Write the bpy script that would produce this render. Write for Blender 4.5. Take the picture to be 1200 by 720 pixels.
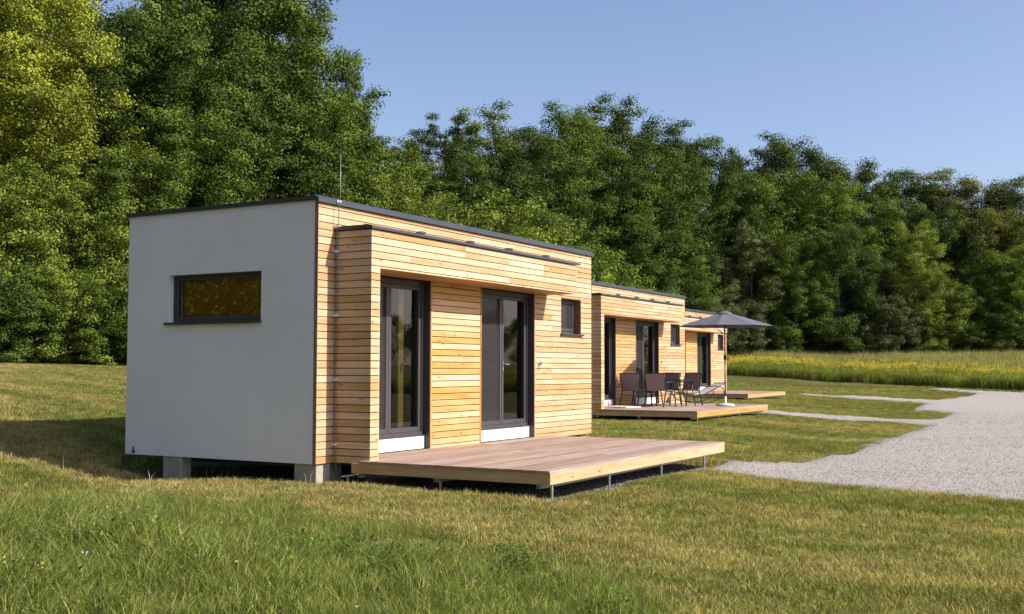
import bpy, math, random
import numpy as np
from mathutils import Vector, Matrix, geometry
R = math.radians
sc = bpy.context.scene
for o in list(bpy.data.objects): bpy.data.objects.remove(o)
col = sc.collection

# ------------------------------------------------------------------ camera
CAMX, CAMY, CAMZ = -9.93, -8.313, 1.095
yaw, pitch, roll = R(60.012), R(3.17), R(.087)
fw = Vector((math.sin(yaw)*math.cos(pitch), math.cos(yaw)*math.cos(pitch), math.sin(pitch)))
rt = Vector((math.cos(yaw), -math.sin(yaw), 0)); up = rt.cross(fw)
r2 = rt*math.cos(roll)+up*math.sin(roll); u2 = up*math.cos(roll)-rt*math.sin(roll)
cd = bpy.data.cameras.new('camera'); cam = bpy.data.objects.new('camera', cd); col.objects.link(cam)
M4 = Matrix((r2, u2, -fw)).transposed().to_4x4(); M4.translation = (CAMX, CAMY, CAMZ)
cam.matrix_world = M4
cd.sensor_width = 36; cd.lens = 36*1303.687/1200; cd.clip_start = .1; cd.clip_end = 2000
sc.camera = cam

# ------------------------------------------------------------------ light
SUN = Vector((.27, -1.0, .78)).normalized()          # towards the sun
w = bpy.data.worlds.new('World'); sc.world = w; w.use_nodes = True
nt = w.node_tree; nt.nodes.clear()
out = nt.nodes.new('ShaderNodeOutputWorld'); bg = nt.nodes.new('ShaderNodeBackground'); sky = nt.nodes.new('ShaderNodeTexSky')
sky.sky_type = 'NISHITA'; sky.sun_disc = False
sky.sun_elevation = math.asin(SUN.z); sky.sun_rotation = math.atan2(SUN.x, SUN.y)
sky.air_density = 1.0; sky.dust_density = 1.6; sky.ozone_density = 3.0; sky.altitude = 150
bg.inputs[1].default_value = .112
tint = nt.nodes.new('ShaderNodeVectorMath'); tint.operation = 'MULTIPLY'; tint.inputs[1].default_value = (1.07, .96, .98)
nt.links.new(sky.outputs[0], tint.inputs[0]); nt.links.new(tint.outputs[0], bg.inputs[0]); nt.links.new(bg.outputs[0], out.inputs[0])
sd = bpy.data.lights.new('sun', 'SUN'); sd.energy = 4.3; sd.angle = R(.53); sd.color = (1, .94, .85)
so = bpy.data.objects.new('sun', sd); col.objects.link(so); so.rotation_euler = SUN.to_track_quat('Z', 'Y').to_euler()
so.location = (3, -20, 30)
vs = sc.view_settings; vs.view_transform = 'Standard'; vs.look = 'None'; vs.exposure = 0.72; vs.gamma = 1
sc.cycles.max_bounces = 8; sc.cycles.transparent_max_bounces = 12; sc.cycles.diffuse_bounces = 3; sc.cycles.glossy_bounces = 4
sc.cycles.caustics_reflective = False; sc.cycles.caustics_refractive = False

# ------------------------------------------------------------------ materials
def new_mat(name):
    m = bpy.data.materials.new(name); m.use_nodes = True; t = m.node_tree; t.nodes.clear()
    o = t.nodes.new('ShaderNodeOutputMaterial'); return m, t, o
class NT:
    def __init__(s, t): s.t = t
    def n(s, kind, **kw):
        nd = s.t.nodes.new(kind)
        for k, v in kw.items():
            if k.startswith('i_'):
                key = k[2:]; key = int(key) if key.isdigit() else key
                nd.inputs[key].default_value = v
            else: setattr(nd, k, v)
        return nd
    def l(s, a, b): s.t.links.new(a, b)
    def mix(s, f, a, b, mode='MIX'):
        m = s.n('ShaderNodeMix', data_type='RGBA', blend_type=mode)
        for sock, v in ((0, f), (6, a), (7, b)):
            if isinstance(v, (int, float)): m.inputs[sock].default_value = v
            elif isinstance(v, tuple): m.inputs[sock].default_value = (*v, 1)
            else: s.l(v, m.inputs[sock])
        return m.outputs[2]
    def ramp(s, f, a, b, lo=0., hi=1.):
        m = s.n('ShaderNodeMapRange', clamp=True); s.l(f, m.inputs[0])
        m.inputs[1].default_value = a; m.inputs[2].default_value = b; m.inputs[3].default_value = lo; m.inputs[4].default_value = hi
        return m.outputs[0]
    def math(s, op, a, b=0., c=0.):
        m = s.n('ShaderNodeMath', operation=op)
        for i, v in enumerate((a, b, c)):
            if isinstance(v, (int, float)): m.inputs[i].default_value = v
            else: s.l(v, m.inputs[i])
        return m.outputs[0]
    def noise(s, vec, scale, detail=4, rough=.55, dist=0):
        m = s.n('ShaderNodeTexNoise'); m.inputs['Scale'].default_value = scale; m.inputs['Detail'].default_value = detail
        m.inputs['Roughness'].default_value = rough; m.inputs['Distortion'].default_value = dist
        if vec is not None: s.l(vec, m.inputs['Vector'])
        return m.outputs[0]
    def mapping(s, vec, scale=(1, 1, 1), loc=(0, 0, 0), rot=(0, 0, 0)):
        m = s.n('ShaderNodeMapping'); s.l(vec, m.inputs[0]); m.inputs[1].default_value = loc; m.inputs[2].default_value = rot; m.inputs[3].default_value = scale
        return m.outputs[0]
    def bump(s, h, strength=.3, dist=.01):
        m = s.n('ShaderNodeBump'); m.inputs['Strength'].default_value = strength; m.inputs['Distance'].default_value = dist
        s.l(h, m.inputs['Height']); return m.outputs[0]
    def bsdf(s, colr, rough=.6, bump=None, spec=.5, metal=0):
        b = s.n('ShaderNodeBsdfPrincipled')
        for sock, v in (('Base Color', colr), ('Roughness', rough)):
            if isinstance(v, tuple): b.inputs[sock].default_value = (*v, 1)
            elif isinstance(v, (int, float)): b.inputs[sock].default_value = v
            else: s.l(v, b.inputs[sock])
        b.inputs['Specular IOR Level'].default_value = spec; b.inputs['Metallic'].default_value = metal
        if bump is not None: s.l(bump, b.inputs['Normal'])
        return b.outputs[0]

def wood_mat(name, base, dark, light, rough=.6, var=.35, knots=True, grain=1., spec=.35):
    m, t, o = new_mat(name); g = NT(t)
    tc = g.n('ShaderNodeTexCoord').outputs['Object']; oi = g.n('ShaderNodeObjectInfo'); rnd = oi.outputs['Random']
    cmb = g.n('ShaderNodeCombineXYZ'); g.l(g.math('MULTIPLY', rnd, 37.), cmb.inputs[0]); g.l(g.math('MULTIPLY', rnd, 91.), cmb.inputs[1]); g.l(g.math('MULTIPLY', rnd, 53.), cmb.inputs[2])
    va = g.n('ShaderNodeVectorMath', operation='ADD'); g.l(tc, va.inputs[0]); g.l(cmb.outputs[0], va.inputs[1]); v = va.outputs[0]
    fine = g.noise(g.mapping(v, (1.2, 60, 60)), grain*2.2, 5, .65, .5)
    broad = g.noise(g.mapping(v, (.9, 9, 9)), 1.6, 3, .5, .3)
    wn = g.n('ShaderNodeTexWhiteNoise', noise_dimensions='1D'); g.l(rnd, wn.inputs['W'])
    c = g.mix(g.ramp(fine, .3, .72), dark, base)
    c = g.mix(g.ramp(broad, .42, .68, 0, .6), c, light)
    tone = g.ramp(wn.outputs[0], 0, 1, 1-var, 1+var*.35)
    hs = g.n('ShaderNodeHueSaturation'); g.l(c, hs.inputs['Color']); g.l(tone, hs.inputs['Value'])
    g.l(g.ramp(wn.outputs[0], 0, 1, 1.22, .85), hs.inputs['Saturation']); c = hs.outputs[0]
    if knots:
        vo = g.n('ShaderNodeTexVoronoi', feature='F1'); g.l(g.mapping(v, (3.2, 11, 11)), vo.inputs['Vector']); vo.inputs['Scale'].default_value = 1.0
        vo.inputs['Randomness'].default_value = 1
        k = g.ramp(vo.outputs['Distance'], .06, .17, .75, 0)
        c = g.mix(k, c, (dark[0]*.35, dark[1]*.28, dark[2]*.22))
    bn = g.bump(fine, .25, .002)
    g.l(g.bsdf(c, rough, bn, spec), o.inputs[0]); return m

def plain_mat(name, base, rough=.5, spec=.5, metal=0, nscale=8., namt=.15, bump=0., bscale=60.):
    m, t, o = new_mat(name); g = NT(t); tc = g.n('ShaderNodeTexCoord').outputs['Object']
    n = g.noise(tc, nscale, 5, .6)
    c = g.mix(g.ramp(n, .3, .7), tuple(x*(1-namt) for x in base), tuple(min(1, x*(1+namt)) for x in base))
    bn = g.bump(g.noise(tc, bscale, 3, .6), bump, .004) if bump else None
    r = g.ramp(n, .3, .7, rough*.85, min(1, rough*1.15))
    g.l(g.bsdf(c, r, bn, spec, metal), o.inputs[0]); return m

MAT = {}
MAT['larch'] = wood_mat('larch_boards', (.635, .435, .262), (.50, .31, .155), (.73, .55, .37), var=.19)
MAT['larch_fresh'] = wood_mat('larch_sheltered', (.64, .41, .20), (.50, .28, .115), (.72, .52, .29), var=.16)
MAT['larch_orange'] = wood_mat('larch_orange', (.56, .33, .14), (.42, .22, .08), (.63, .40, .19), var=.1)
MAT['larch_brown'] = wood_mat('larch_edge', (.24, .135, .07), (.16, .085, .045), (.3, .18, .1), var=.1, knots=False)
MAT['deck'] = wood_mat('deck_boards', (.40, .285, .222), (.28, .195, .15), (.50, .38, .31), var=.22, knots=False, rough=.7)
MAT['fascia'] = wood_mat('fascia_wood', (.56, .36, .17), (.42, .24, .10), (.64, .45, .24), var=.12)
MAT['pine'] = wood_mat('pine_interior', (.74, .54, .20), (.6, .42, .14), (.8, .62, .28), var=.05)
MAT['metal'] = plain_mat('anthracite_metal', (.045, .047, .052), .42, .5, .0, 3, .1)
MAT['coping'] = plain_mat('coping_sheet', (.075, .08, .09), .38, .5, .35, 2, .12)
MAT['frame'] = plain_mat('window_frame_grey', (.062, .057, .062), .42, .5, 0, 3, .06)
MAT['black'] = plain_mat('black_reveal', (.012, .012, .013), .5, .4)
MAT['galv'] = plain_mat('galvanised_steel', (.42, .43, .44), .4, .5, .7, 20, .15)
MAT['steel'] = plain_mat('weathered_steel_rod', (.20, .20, .20), .45, .5, .5, 20, .15)
MAT['white'] = plain_mat('white_panel', (.80, .80, .79), .55, .4, 0, 5, .02)
MAT['plastic'] = plain_mat('white_plastic', (.75, .75, .73), .4, .5, 0, 5, .03)
MAT['gap'] = plain_mat('dark_membrane', (.035, .022, .014), .9, .1)
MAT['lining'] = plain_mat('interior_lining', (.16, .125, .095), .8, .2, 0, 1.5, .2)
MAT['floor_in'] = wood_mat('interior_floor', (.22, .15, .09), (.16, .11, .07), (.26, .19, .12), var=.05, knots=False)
MAT['rubber'] = plain_mat('black_rubber', (.02, .02, .02), .7, .3)
MAT['chair_frame'] = plain_mat('chair_frame_paint', (.035, .033, .036), .38, .5, .2)
MAT['green_pole'] = plain_mat('green_painted_pole', (.03, .075, .055), .4, .5, .1)
MAT['umb_base'] = plain_mat('stone_base', (.62, .60, .56), .7, .3, 0, 20, .12)

def render_mat():
    m, t, o = new_mat('white_render'); g = NT(t); tc = g.n('ShaderNodeTexCoord').outputs['Object']
    n1 = g.noise(tc, .9, 5, .6); n2 = g.noise(g.mapping(tc, (6, 6, .6)), 2.5, 4, .6)
    c = g.mix(g.ramp(n1, .35, .65), (.80, .75, .70), (.86, .81, .765))
    c = g.mix(g.ramp(n2, .45, .75, 0, .35), c, (.74, .69, .645))
    b = g.bump(g.noise(tc, 220, 3, .7), .35, .003)
    g.l(g.bsdf(c, .85, b, .2), o.inputs[0]); return m
MAT['render'] = render_mat()
def concrete_mat():
    m, t, o = new_mat('foundation_concrete'); g = NT(t); tc = g.n('ShaderNodeTexCoord').outputs['Object']
    n = g.noise(tc, 5, 6, .65); n2 = g.noise(g.mapping(tc, (8, 8, 1.5)), 4, 4, .6)
    c = g.mix(g.ramp(n, .3, .7), (.32, .29, .23), (.48, .44, .36)); c = g.mix(g.ramp(n2, .5, .8, 0, .5), c, (.24, .22, .17))
    g.l(g.bsdf(c, .9, g.bump(g.noise(tc, 60, 5, .7), .5, .006), .2), o.inputs[0]); return m
MAT['concrete'] = concrete_mat()
def glass_mat(name, tint, ior=1.75, rough=0.0):
    m, t, o = new_mat(name); g = NT(t)
    tr = g.n('ShaderNodeBsdfTransparent'); tr.inputs[0].default_value = (*tint, 1)
    gl = g.n('ShaderNodeBsdfGlossy'); gl.inputs['Roughness'].default_value = rough; gl.inputs[0].default_value = (.95, .96, 1, 1)
    tc = g.n('ShaderNodeTexCoord').outputs['Object']
    bn = g.bump(g.noise(tc, .8, 2, .5), .06, .02); g.l(bn, gl.inputs['Normal'])
    fr = g.n('ShaderNodeFresnel'); fr.inputs[0].default_value = ior
    mx = g.n('ShaderNodeMixShader'); g.l(fr.outputs[0], mx.inputs[0]); g.l(tr.outputs[0], mx.inputs[1]); g.l(gl.outputs[0], mx.inputs[2])
    g.l(mx.outputs[0], o.inputs[0]); return m
MAT['glass'] = glass_mat('door_glass', (.80, .81, .77))
MAT['glass_amber'] = glass_mat('window_glass', (.85, .72, .45), 1.9)
def screen_mat():   # insect screen: fine woven mesh, partly see-through
    m, t, o = new_mat('insect_screen'); g = NT(t)
    tr = g.n('ShaderNodeBsdfTransparent'); d = g.bsdf((.055, .048, .05), .6, None, .3)
    mx = g.n('ShaderNodeMixShader'); mx.inputs[0].default_value = .5; g.l(tr.outputs[0], mx.inputs[1]); g.l(d, mx.inputs[2])
    g.l(mx.outputs[0], o.inputs[0]); return m
MAT['screen'] = screen_mat()
def amber_mat():
    m, t, o = new_mat('amber_blind'); g = NT(t); tc = g.n('ShaderNodeTexCoord').outputs['Object']
    n = g.noise(g.mapping(tc, (1, 30, 2)), 2, 3)
    g.l(g.bsdf(g.mix(n, (.74, .42, .06), (.85, .52, .12)), .8, None, .2), o.inputs[0]); return m
MAT['amber'] = amber_mat()
def fabric_mat(name, base, tl=.25):
    m, t, o = new_mat(name); g = NT(t); tc = g.n('ShaderNodeTexCoord').outputs['Object']
    n = g.noise(tc, 3, 4, .6); wv = g.noise(tc, 400, 2, .5)
    c = g.mix(n, tuple(x*.88 for x in base), tuple(x*1.12 for x in base))
    d = g.bsdf(c, .8, g.bump(wv, .3, .001), .25)
    tn = g.n('ShaderNodeBsdfTranslucent'); g.l(c, tn.inputs[0])
    mx = g.n('ShaderNodeMixShader'); mx.inputs[0].default_value = tl; g.l(d, mx.inputs[1]); g.l(tn.outputs[0], mx.inputs[2])
    g.l(mx.outputs[0], o.inputs[0]); return m
MAT['umbrella'] = fabric_mat('umbrella_cloth', (.15, .145, .18), .12)
MAT['textile'] = fabric_mat('chair_textilene', (.34, .28, .29), .35)
MAT['lounger'] = fabric_mat('light_grey_textilene', (.60, .60, .57), .2)

def pos_node(g): return g.n('ShaderNodeNewGeometry').outputs['Position']
STRIPE_ROT = math.atan2(.33, 1.0)
def dryness(g, P):
    """0 green .. 1 straw, from world position: patches, plus mown swathes running with the slope"""
    big = g.noise(P, .35, 4, .6, .4); mid = g.noise(P, 1.7, 4, .65, .3)
    sp = g.mapping(P, (1.0, .09, 1), rot=(0, 0, STRIPE_ROT))
    sw = g.noise(sp, .95, 3, .55, .25)
    sx = g.n('ShaderNodeSeparateXYZ'); g.l(P, sx.inputs[0]); y5 = g.math('ADD', sx.outputs[1], 5.)
    sl = g.math('SUBTRACT', g.math('ADD', sx.outputs[0], 1.5), g.math('MULTIPLY', g.math('MULTIPLY', y5, y5), .019)); sl = g.math('ADD', sl, g.math('MULTIPLY', mid, .5))
    sl = g.math('MULTIPLY', g.ramp(g.math('ABSOLUTE', sl), .15, 1.1, 1, 0), .22)
    d = g.math('ADD', g.math('MULTIPLY', big, .55), g.math('ADD', g.math('MULTIPLY', mid, .5), g.math('MULTIPLY', sw, 1.15)))
    d = g.math('ADD', d, sl); return g.ramp(d, .99, 1.38)
def ground_mat():
    m, t, o = new_mat('meadow_soil'); g = NT(t); P = pos_node(g)
    d = dryness(g, P)
    f1 = g.noise(P, 14, 6, .75, .3); f2 = g.noise(P, 55, 4, .7)
    gr = g.mix(g.ramp(f1, .35, .66), (.07, .075, .018), (.22, .23, .05))
    st = g.mix(g.ramp(f1, .35, .66), (.13, .105, .04), (.40, .33, .14))
    c = g.mix(d, gr, st)
    c = g.mix(g.ramp(f2, .35, .7, .45, 0), c, (.06, .05, .018))
    h = g.math('ADD', g.math('MULTIPLY', f1, .7), f2)
    g.l(g.bsdf(c, .95, g.bump(h, .9, .06), .1), o.inputs[0]); return m
MAT['ground'] = ground_mat()
def gravel_mat(name, a, b, scale=60):
    m, t, o = new_mat(name); g = NT(t); P = pos_node(g)
    vo = g.n('ShaderNodeTexVoronoi', feature='F1'); vo.inputs['Scale'].default_value = scale; g.l(P, vo.inputs['Vector'])
    big = g.noise(P, .5, 4, .6, .5); mid = g.noise(P, 6, 5, .7)
    gy = g.n('ShaderNodeSeparateColor'); g.l(vo.outputs['Color'], gy.inputs[0])
    c = g.mix(gy.outputs[0], a, b)
    c = g.mix(g.ramp(big, .42, .62, 0, .35), c, tuple(x*.8 for x in b))
    c = g.mix(g.ramp(mid, .5, .75, 0, .4), c, tuple(x*.6 for x in a))
    sh = g.ramp(vo.outputs['Distance'], .25, .7, 0, .55); c = g.mix(sh, c, tuple(x*.35 for x in a))
    h = g.math('SUBTRACT', 1., vo.outputs['Distance'])
    g.l(g.bsdf(c, .9, g.bump(g.math('ADD', h, mid), .8, .012), .2), o.inputs[0]); return m
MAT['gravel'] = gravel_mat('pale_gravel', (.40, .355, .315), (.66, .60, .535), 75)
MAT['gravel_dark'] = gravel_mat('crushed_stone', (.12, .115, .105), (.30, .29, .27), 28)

def leaf_shader(g, c, tl=.35, rough=.55, spec=.25):
    d = g.bsdf(c, rough, None, spec)
    tn = g.n('ShaderNodeBsdfTranslucent')
    y = g.mix(1., c, (1.15, 1.25, .45), 'MULTIPLY'); g.l(y, tn.inputs[0])
    mx = g.n('ShaderNodeMixShader'); mx.inputs[0].default_value = tl; g.l(d, mx.inputs[1]); g.l(tn.outputs[0], mx.inputs[2]); return mx.outputs[0]
def foliage_mat(name):
    m, t, o = new_mat(name); g = NT(t)
    oi = g.n('ShaderNodeObjectInfo'); at = g.n('ShaderNodeAttribute', attribute_name='tone')
    hs = g.n('ShaderNodeHueSaturation'); g.l(oi.outputs['Color'], hs.inputs['Color'])
    g.l(g.ramp(at.outputs['Fac'], 0, 1, .5, 1.75), hs.inputs['Value']); g.l(g.ramp(at.outputs['Fac'], 0, 1, .512, .488), hs.inputs['Hue'])
    g.l(leaf_shader(g, hs.outputs[0], .16, .6, .1), o.inputs[0]); return m
MAT['foliage'] = foliage_mat('leaf_foliage')
def bark_mat():
    m, t, o = new_mat('bark'); g = NT(t); tc = g.n('ShaderNodeTexCoord').outputs['Object']
    n = g.noise(g.mapping(tc, (6, 6, 1)), 3, 5, .7); c = g.mix(n, (.06, .048, .036), (.25, .21, .16))
    g.l(g.bsdf(c, .95, g.bump(n, .7, .03), .1), o.inputs[0]); return m
MAT['bark'] = bark_mat()
def blade_mat(name, green, straw, use_dry=True, bias=0.):
    m, t, o = new_mat(name); g = NT(t); P = pos_node(g); ir = g.n('ShaderNodeObjectInfo').outputs['Random']
    at = g.n('ShaderNodeAttribute', attribute_name='tone')
    if use_dry:
        d = dryness(g, P); d = g.math('ADD', g.math('ADD', d, bias), g.math('MULTIPLY', g.math('SUBTRACT', at.outputs['Fac'], .5), 1.3))
        d = g.math('ADD', d, g.math('MULTIPLY', g.math('SUBTRACT', ir, .5), .75)); d = g.ramp(d, 0, 1)
        c = g.mix(d, green, straw)
        br = g.noise(P, 2.6, 4, .7, .6); c = g.mix(g.math('MULTIPLY', g.ramp(br, .52, .68), .5), c, (.25, .155, .07))
    else: c = g.mix(at.outputs['Fac'], green, straw)
    hs = g.n('ShaderNodeHueSaturation'); g.l(c, hs.inputs['Color']); g.l(g.math('MULTIPLY', g.ramp(at.outputs['Fac'], 0, 1, .65, 1.4), g.ramp(g.math('FRACT', g.math('MULTIPLY', ir, 7.3)), 0, 1, .55, 1.35)), hs.inputs['Value'])
    g.l(leaf_shader(g, hs.outputs[0], .35, .6, .2), o.inputs[0]); return m
MAT['lawn'] = blade_mat('lawn_blades', (.150, .200, .030), (.47, .375, .155))
MAT['weed'] = blade_mat('meadow_blades', (.105, .155, .026), (.33, .34, .09), False)
MAT['weed_leaf'] = blade_mat('meadow_leaves', (.060, .125, .020), (.14, .21, .035), False)
MAT['field'] = blade_mat('tall_field_grass', (.17, .225, .045), (.36, .38, .09), False)
MAT['straw'] = blade_mat('dry_stalks', (.24, .22, .09), (.42, .36, .17), False)
def flat(name, c, rough=.7):
    m, t, o = new_mat(name); g = NT(t); g.l(leaf_shader(g, g.mix(.5, c, c), .2, rough), o.inputs[0]); return m
MAT['yellow'] = flat('goldenrod_yellow', (.66, .52, .07)); MAT['petal'] = flat('white_petal', (.8, .8, .72)); MAT['pink'] = flat('pink_clover', (.5, .2, .35))

# ------------------------------------------------------------------ mesh helpers
class MB:
    def __init__(s): s.v = []; s.f = []; s.mi = []
    def add(s, vs, fs, mi=0):
        b = len(s.v); s.v += [tuple(p) for p in vs]; s.f += [tuple(b+i for i in f) for f in fs]; s.mi += [mi]*len(fs)
    def box(s, x0, x1, y0, y1, z0, z1, mi=0):
        if x0 > x1: x0, x1 = x1, x0
        if y0 > y1: y0, y1 = y1, y0
        s.add([(x0, y0, z0), (x1, y0, z0), (x1, y1, z0), (x0, y1, z0), (x0, y0, z1), (x1, y0, z1), (x1, y1, z1), (x0, y1, z1)],
              [(3, 2, 1, 0), (4, 5, 6, 7), (0, 1, 5, 4), (1, 2, 6, 5), (2, 3, 7, 6), (3, 0, 4, 7)], mi)
    def prism(s, prof, axis, a, b, mi=0):
        """prof: 2D polygon in the two other axes (in xyz order); extruded along axis from a to b"""
        n = len(prof)
        def p(q, t):
            q = list(q); q.insert(axis, t); return tuple(q)
        vs = [p(q, a) for q in prof]+[p(q, b) for q in prof]
        fs = [(i, (i+1) % n, n+(i+1) % n, n+i) for i in range(n)]+[tuple(range(n-1, -1, -1)), tuple(range(n, 2*n))]
        s.add(vs, fs, mi)
    def tube(s, pts, rad, seg=8, mi=0, cap=True):
        pts = [Vector(p) for p in pts]; n = len(pts)
        rad = rad if isinstance(rad, (list, tuple)) else [rad]*n
        ref = None; vs = []
        for i, p in enumerate(pts):
            d = (pts[min(i+1, n-1)]-pts[max(i-1, 0)]).normalized()
            if ref is None:
                ref = Vector((0, 0, 1)) if abs(d.z) < .9 else Vector((1, 0, 0))
            a = d.cross(ref).normalized(); b = a.cross(d).normalized(); ref = b
            for k in range(seg):
                t = 2*math.pi*k/seg; vs.append(p+(a*math.cos(t)+b*math.sin(t))*rad[i])
        fs = [(i*seg+k, i*seg+(k+1) % seg, (i+1)*seg+(k+1) % seg, (i+1)*seg+k) for i in range(n-1) for k in range(seg)]
        if cap: fs += [tuple(range(seg-1, -1, -1)), tuple((n-1)*seg+k for k in range(seg))]
        s.add(vs, fs, mi)
    def lathe(s, prof, seg=24, c=(0, 0, 0), mi=0):
        vs = []; n = len(prof)
        for r, z in prof:
            for k in range(seg):
                t = 2*math.pi*k/seg; vs.append((c[0]+r*math.cos(t), c[1]+r*math.sin(t), c[2]+z))
        fs = [(i*seg+k, i*seg+(k+1) % seg, (i+1)*seg+(k+1) % seg, (i+1)*seg+k) for i in range(n-1) for k in range(seg)]
        fs += [tuple(range(seg-1, -1, -1)), tuple((n-1)*seg+k for k in range(seg))]
        s.add(vs, fs, mi)
    def mesh(s, name, mats, smooth=False):
        m = bpy.data.meshes.new(name); m.from_pydata(s.v, [], s.f)
        for x in (mats if isinstance(mats, (list, tuple)) else [mats]): m.materials.append(MAT[x])
        if any(s.mi): m.polygons.foreach_set('material_index', s.mi)
        if smooth: m.polygons.foreach_set('use_smooth', [True]*len(s.f))
        m.update(); return m
    def obj(s, name, mats, parent=None, smooth=False, loc=None, label=None, bevel=0):
        o = bpy.data.objects.new(name, s.mesh(name, mats, smooth)); col.objects.link(o)
        if parent is not None: o.parent = parent
        if loc: o.location = loc
        if label: o['label'] = label
        if bevel:
            b = o.modifiers.new('bevel', 'BEVEL'); b.width = bevel; b.segments = 2; b.limit_method = 'ANGLE'
        return o
def empty(name, loc=(0, 0, 0), rot=(0, 0, 0), label=None, cat=None, group=None):
    o = bpy.data.objects.new(name, None); col.objects.link(o); o.location = loc; o.rotation_euler = rot; o.empty_display_size = .2
    return tag(o, label, cat, group)
def tag(o, label=None, cat=None, group=None, kind=None):
    if label: o['label'] = label
    if cat: o['category'] = cat
    if group: o['group'] = group
    if kind: o['kind'] = kind
    return o
def copy_tree(o, parent=None):
    c = o.copy(); col.objects.link(c); c.parent = parent
    for ch in list(o.children): copy_tree(ch, c)
    return c

# ------------------------------------------------------------------ terrain
def sst(a, b, x):
    t = min(1, max(0, (x-a)/(b-a))); return t*t*(3-2*t)
DF = [(-180, 120), (-120, 90), (-60, 34), (0, 36), (35, 40), (41, 42), (53, 52), (62, 62), (71, 72), (85, 78), (100, 92), (115, 125), (140, 140), (180, 120)]
def df(az):
    for (a, b), (c, d) in zip(DF, DF[1:]):
        if az <= c: return b+(d-b)*(az-a)/(c-a)
    return 120
def ground(x, y, pad=True):
    v = y-.25*x
    z = -.225+.010*min(60, max(0, x))-.10*math.exp(-((y-2.5)/1.3)**2-(x/1.6)**2)
    if v > 2.4: z += 1.62*(1-math.exp(-(v-2.4)/11))*(1-.75*sst(18, 60, x))
    z += 1.25*sst(38, 68, x)
    z -= .20*sst(2.2, 6, -v)
    z += .018*math.sin(x*.9+y*.4)+.02*math.sin(y*.7-x*.35+1)+.008*math.sin(x*2.3+y*1.9)
    dx, dy = x-CAMX, y-CAMY; r = math.hypot(dx, dy); az = math.degrees(math.atan2(dx, dy))
    e = r-df(az)-1
    if e > 0 and -100 < az < 102:
        e = min(e, 45); z += .30*e*e/(e+6)*sst(102, 92, az)
    if pad:
        d = max(min(x+.25, 7.5-x, y+.3, 3.5-y), min(x-.05, 5.75-x, y+3.05, 3-y))
        z -= .06*sst(-.12, .22, d)
    return z
def axis(lo, hi, dense0, dense1, step):
    a = [dense0+step*i for i in range(int((dense1-dense0)/step)+1)]
    s = step; p = a[-1]
    while p < hi: s = min(s*1.07, 25); p += s; a.append(p)
    s = step; p = a[0]; b = []
    while p > lo: s = min(s*1.07, 25); p -= s; b.append(p)
    return b[::-1]+a
gx = axis(-420, 900, -13, 9, .25); gy = axis(-600, 600, -13, 7, .25)
V = [(x, y, ground(x, y)) for y in gy for x in gx]; nx = len(gx)
F = [(j*nx+i, j*nx+i+1, (j+1)*nx+i+1, (j+1)*nx+i) for j in range(len(gy)-1) for i in range(nx-1)]
gm = bpy.data.meshes.new('ground'); gm.from_pydata(V, [], F); gm.materials.append(MAT['ground']); gm.polygons.foreach_set('use_smooth', [True]*len(F))
go = bpy.data.objects.new('ground', gm); col.objects.link(go); tag(go, kind='structure', label='mown meadow sloping gently up to the woods')

# gravel drive and paths
GRAVEL = [(5.3, -2.75), (4.75, -2.8), (4.3, -3.2), (4.1, -3.7), (3.95, -4.4), (3.8, -5.3), (3.5, -6.1), (3.25, -7.0), (3.4, -7.7), (9, -7.95), (17, -7.7), (27, -7.4), (36, -7.2),
          (40.24, -6.72), (42.56, -3.42), (43.09, -2.35), (43.29, -1.47), (44.05, -.59), (45.2, .66), (44.5, .9), (43.1, -.5), (42.02, -1.5), (39.81, -1.5), (36.2, -1.45), (34.0, -1.2), (35.2, .72), (36.9, 2.38),
          (38.9, 5.12), (38.0, 5.2), (34.4, 2.0), (32.5, -.2), (30.2, -1.5), (28.04, -1.6), (25.78, -1.77), (24.9, -2.5), (23.79, -3.24), (22.0, -3.3), (20.7, -3.1), (20.9, -2.0), (21.7, -.1), (20.7, 1.6), (19.2, 1.5),
          (19.9, -.4), (18.9, -2.6), (17.3, -3.7), (14.6, -3.65), (11.9, -3.7), (8.9, -3.85), (7.8, -3.6), (6.7, -3.6), (6.2, -3.1), (5.9, -2.75)]
def densify(poly, step):
    o = []
    for a, b in zip(poly, poly[1:]+poly[:1]):
        n = max(1, int(math.dist(a, b)/step))
        for i in range(n): o.append((a[0]+(b[0]-a[0])*i/n, a[1]+(b[1]-a[1])*i/n))
    return o
def ragged(poly, amt, seed):
    return [(x+amt*(math.sin(x*3.1+y*2.3+seed)+.6*math.sin(x*7.7-y*5.1+seed)), y+amt*(math.sin(y*3.7-x*2.9+seed)+.6*math.sin(y*8.3+x*6.1))) for x, y in poly]
GR = np.array(ragged(densify(GRAVEL, .35), .035, 1.0))
def inside(P, poly):
    x, y = P[:, 0], P[:, 1]; r = np.zeros(len(P), bool); x0, y0 = poly[:, 0], poly[:, 1]; x1, y1 = np.roll(x0, -1), np.roll(y0, -1)
    for a, b, c, d in zip(x0, y0, x1, y1):
        k = (b > y) != (d > y)
        r ^= k & (x < (c-a)*(y-b)/((d-b) if d != b else 1e-9)+a)
    return r
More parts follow.
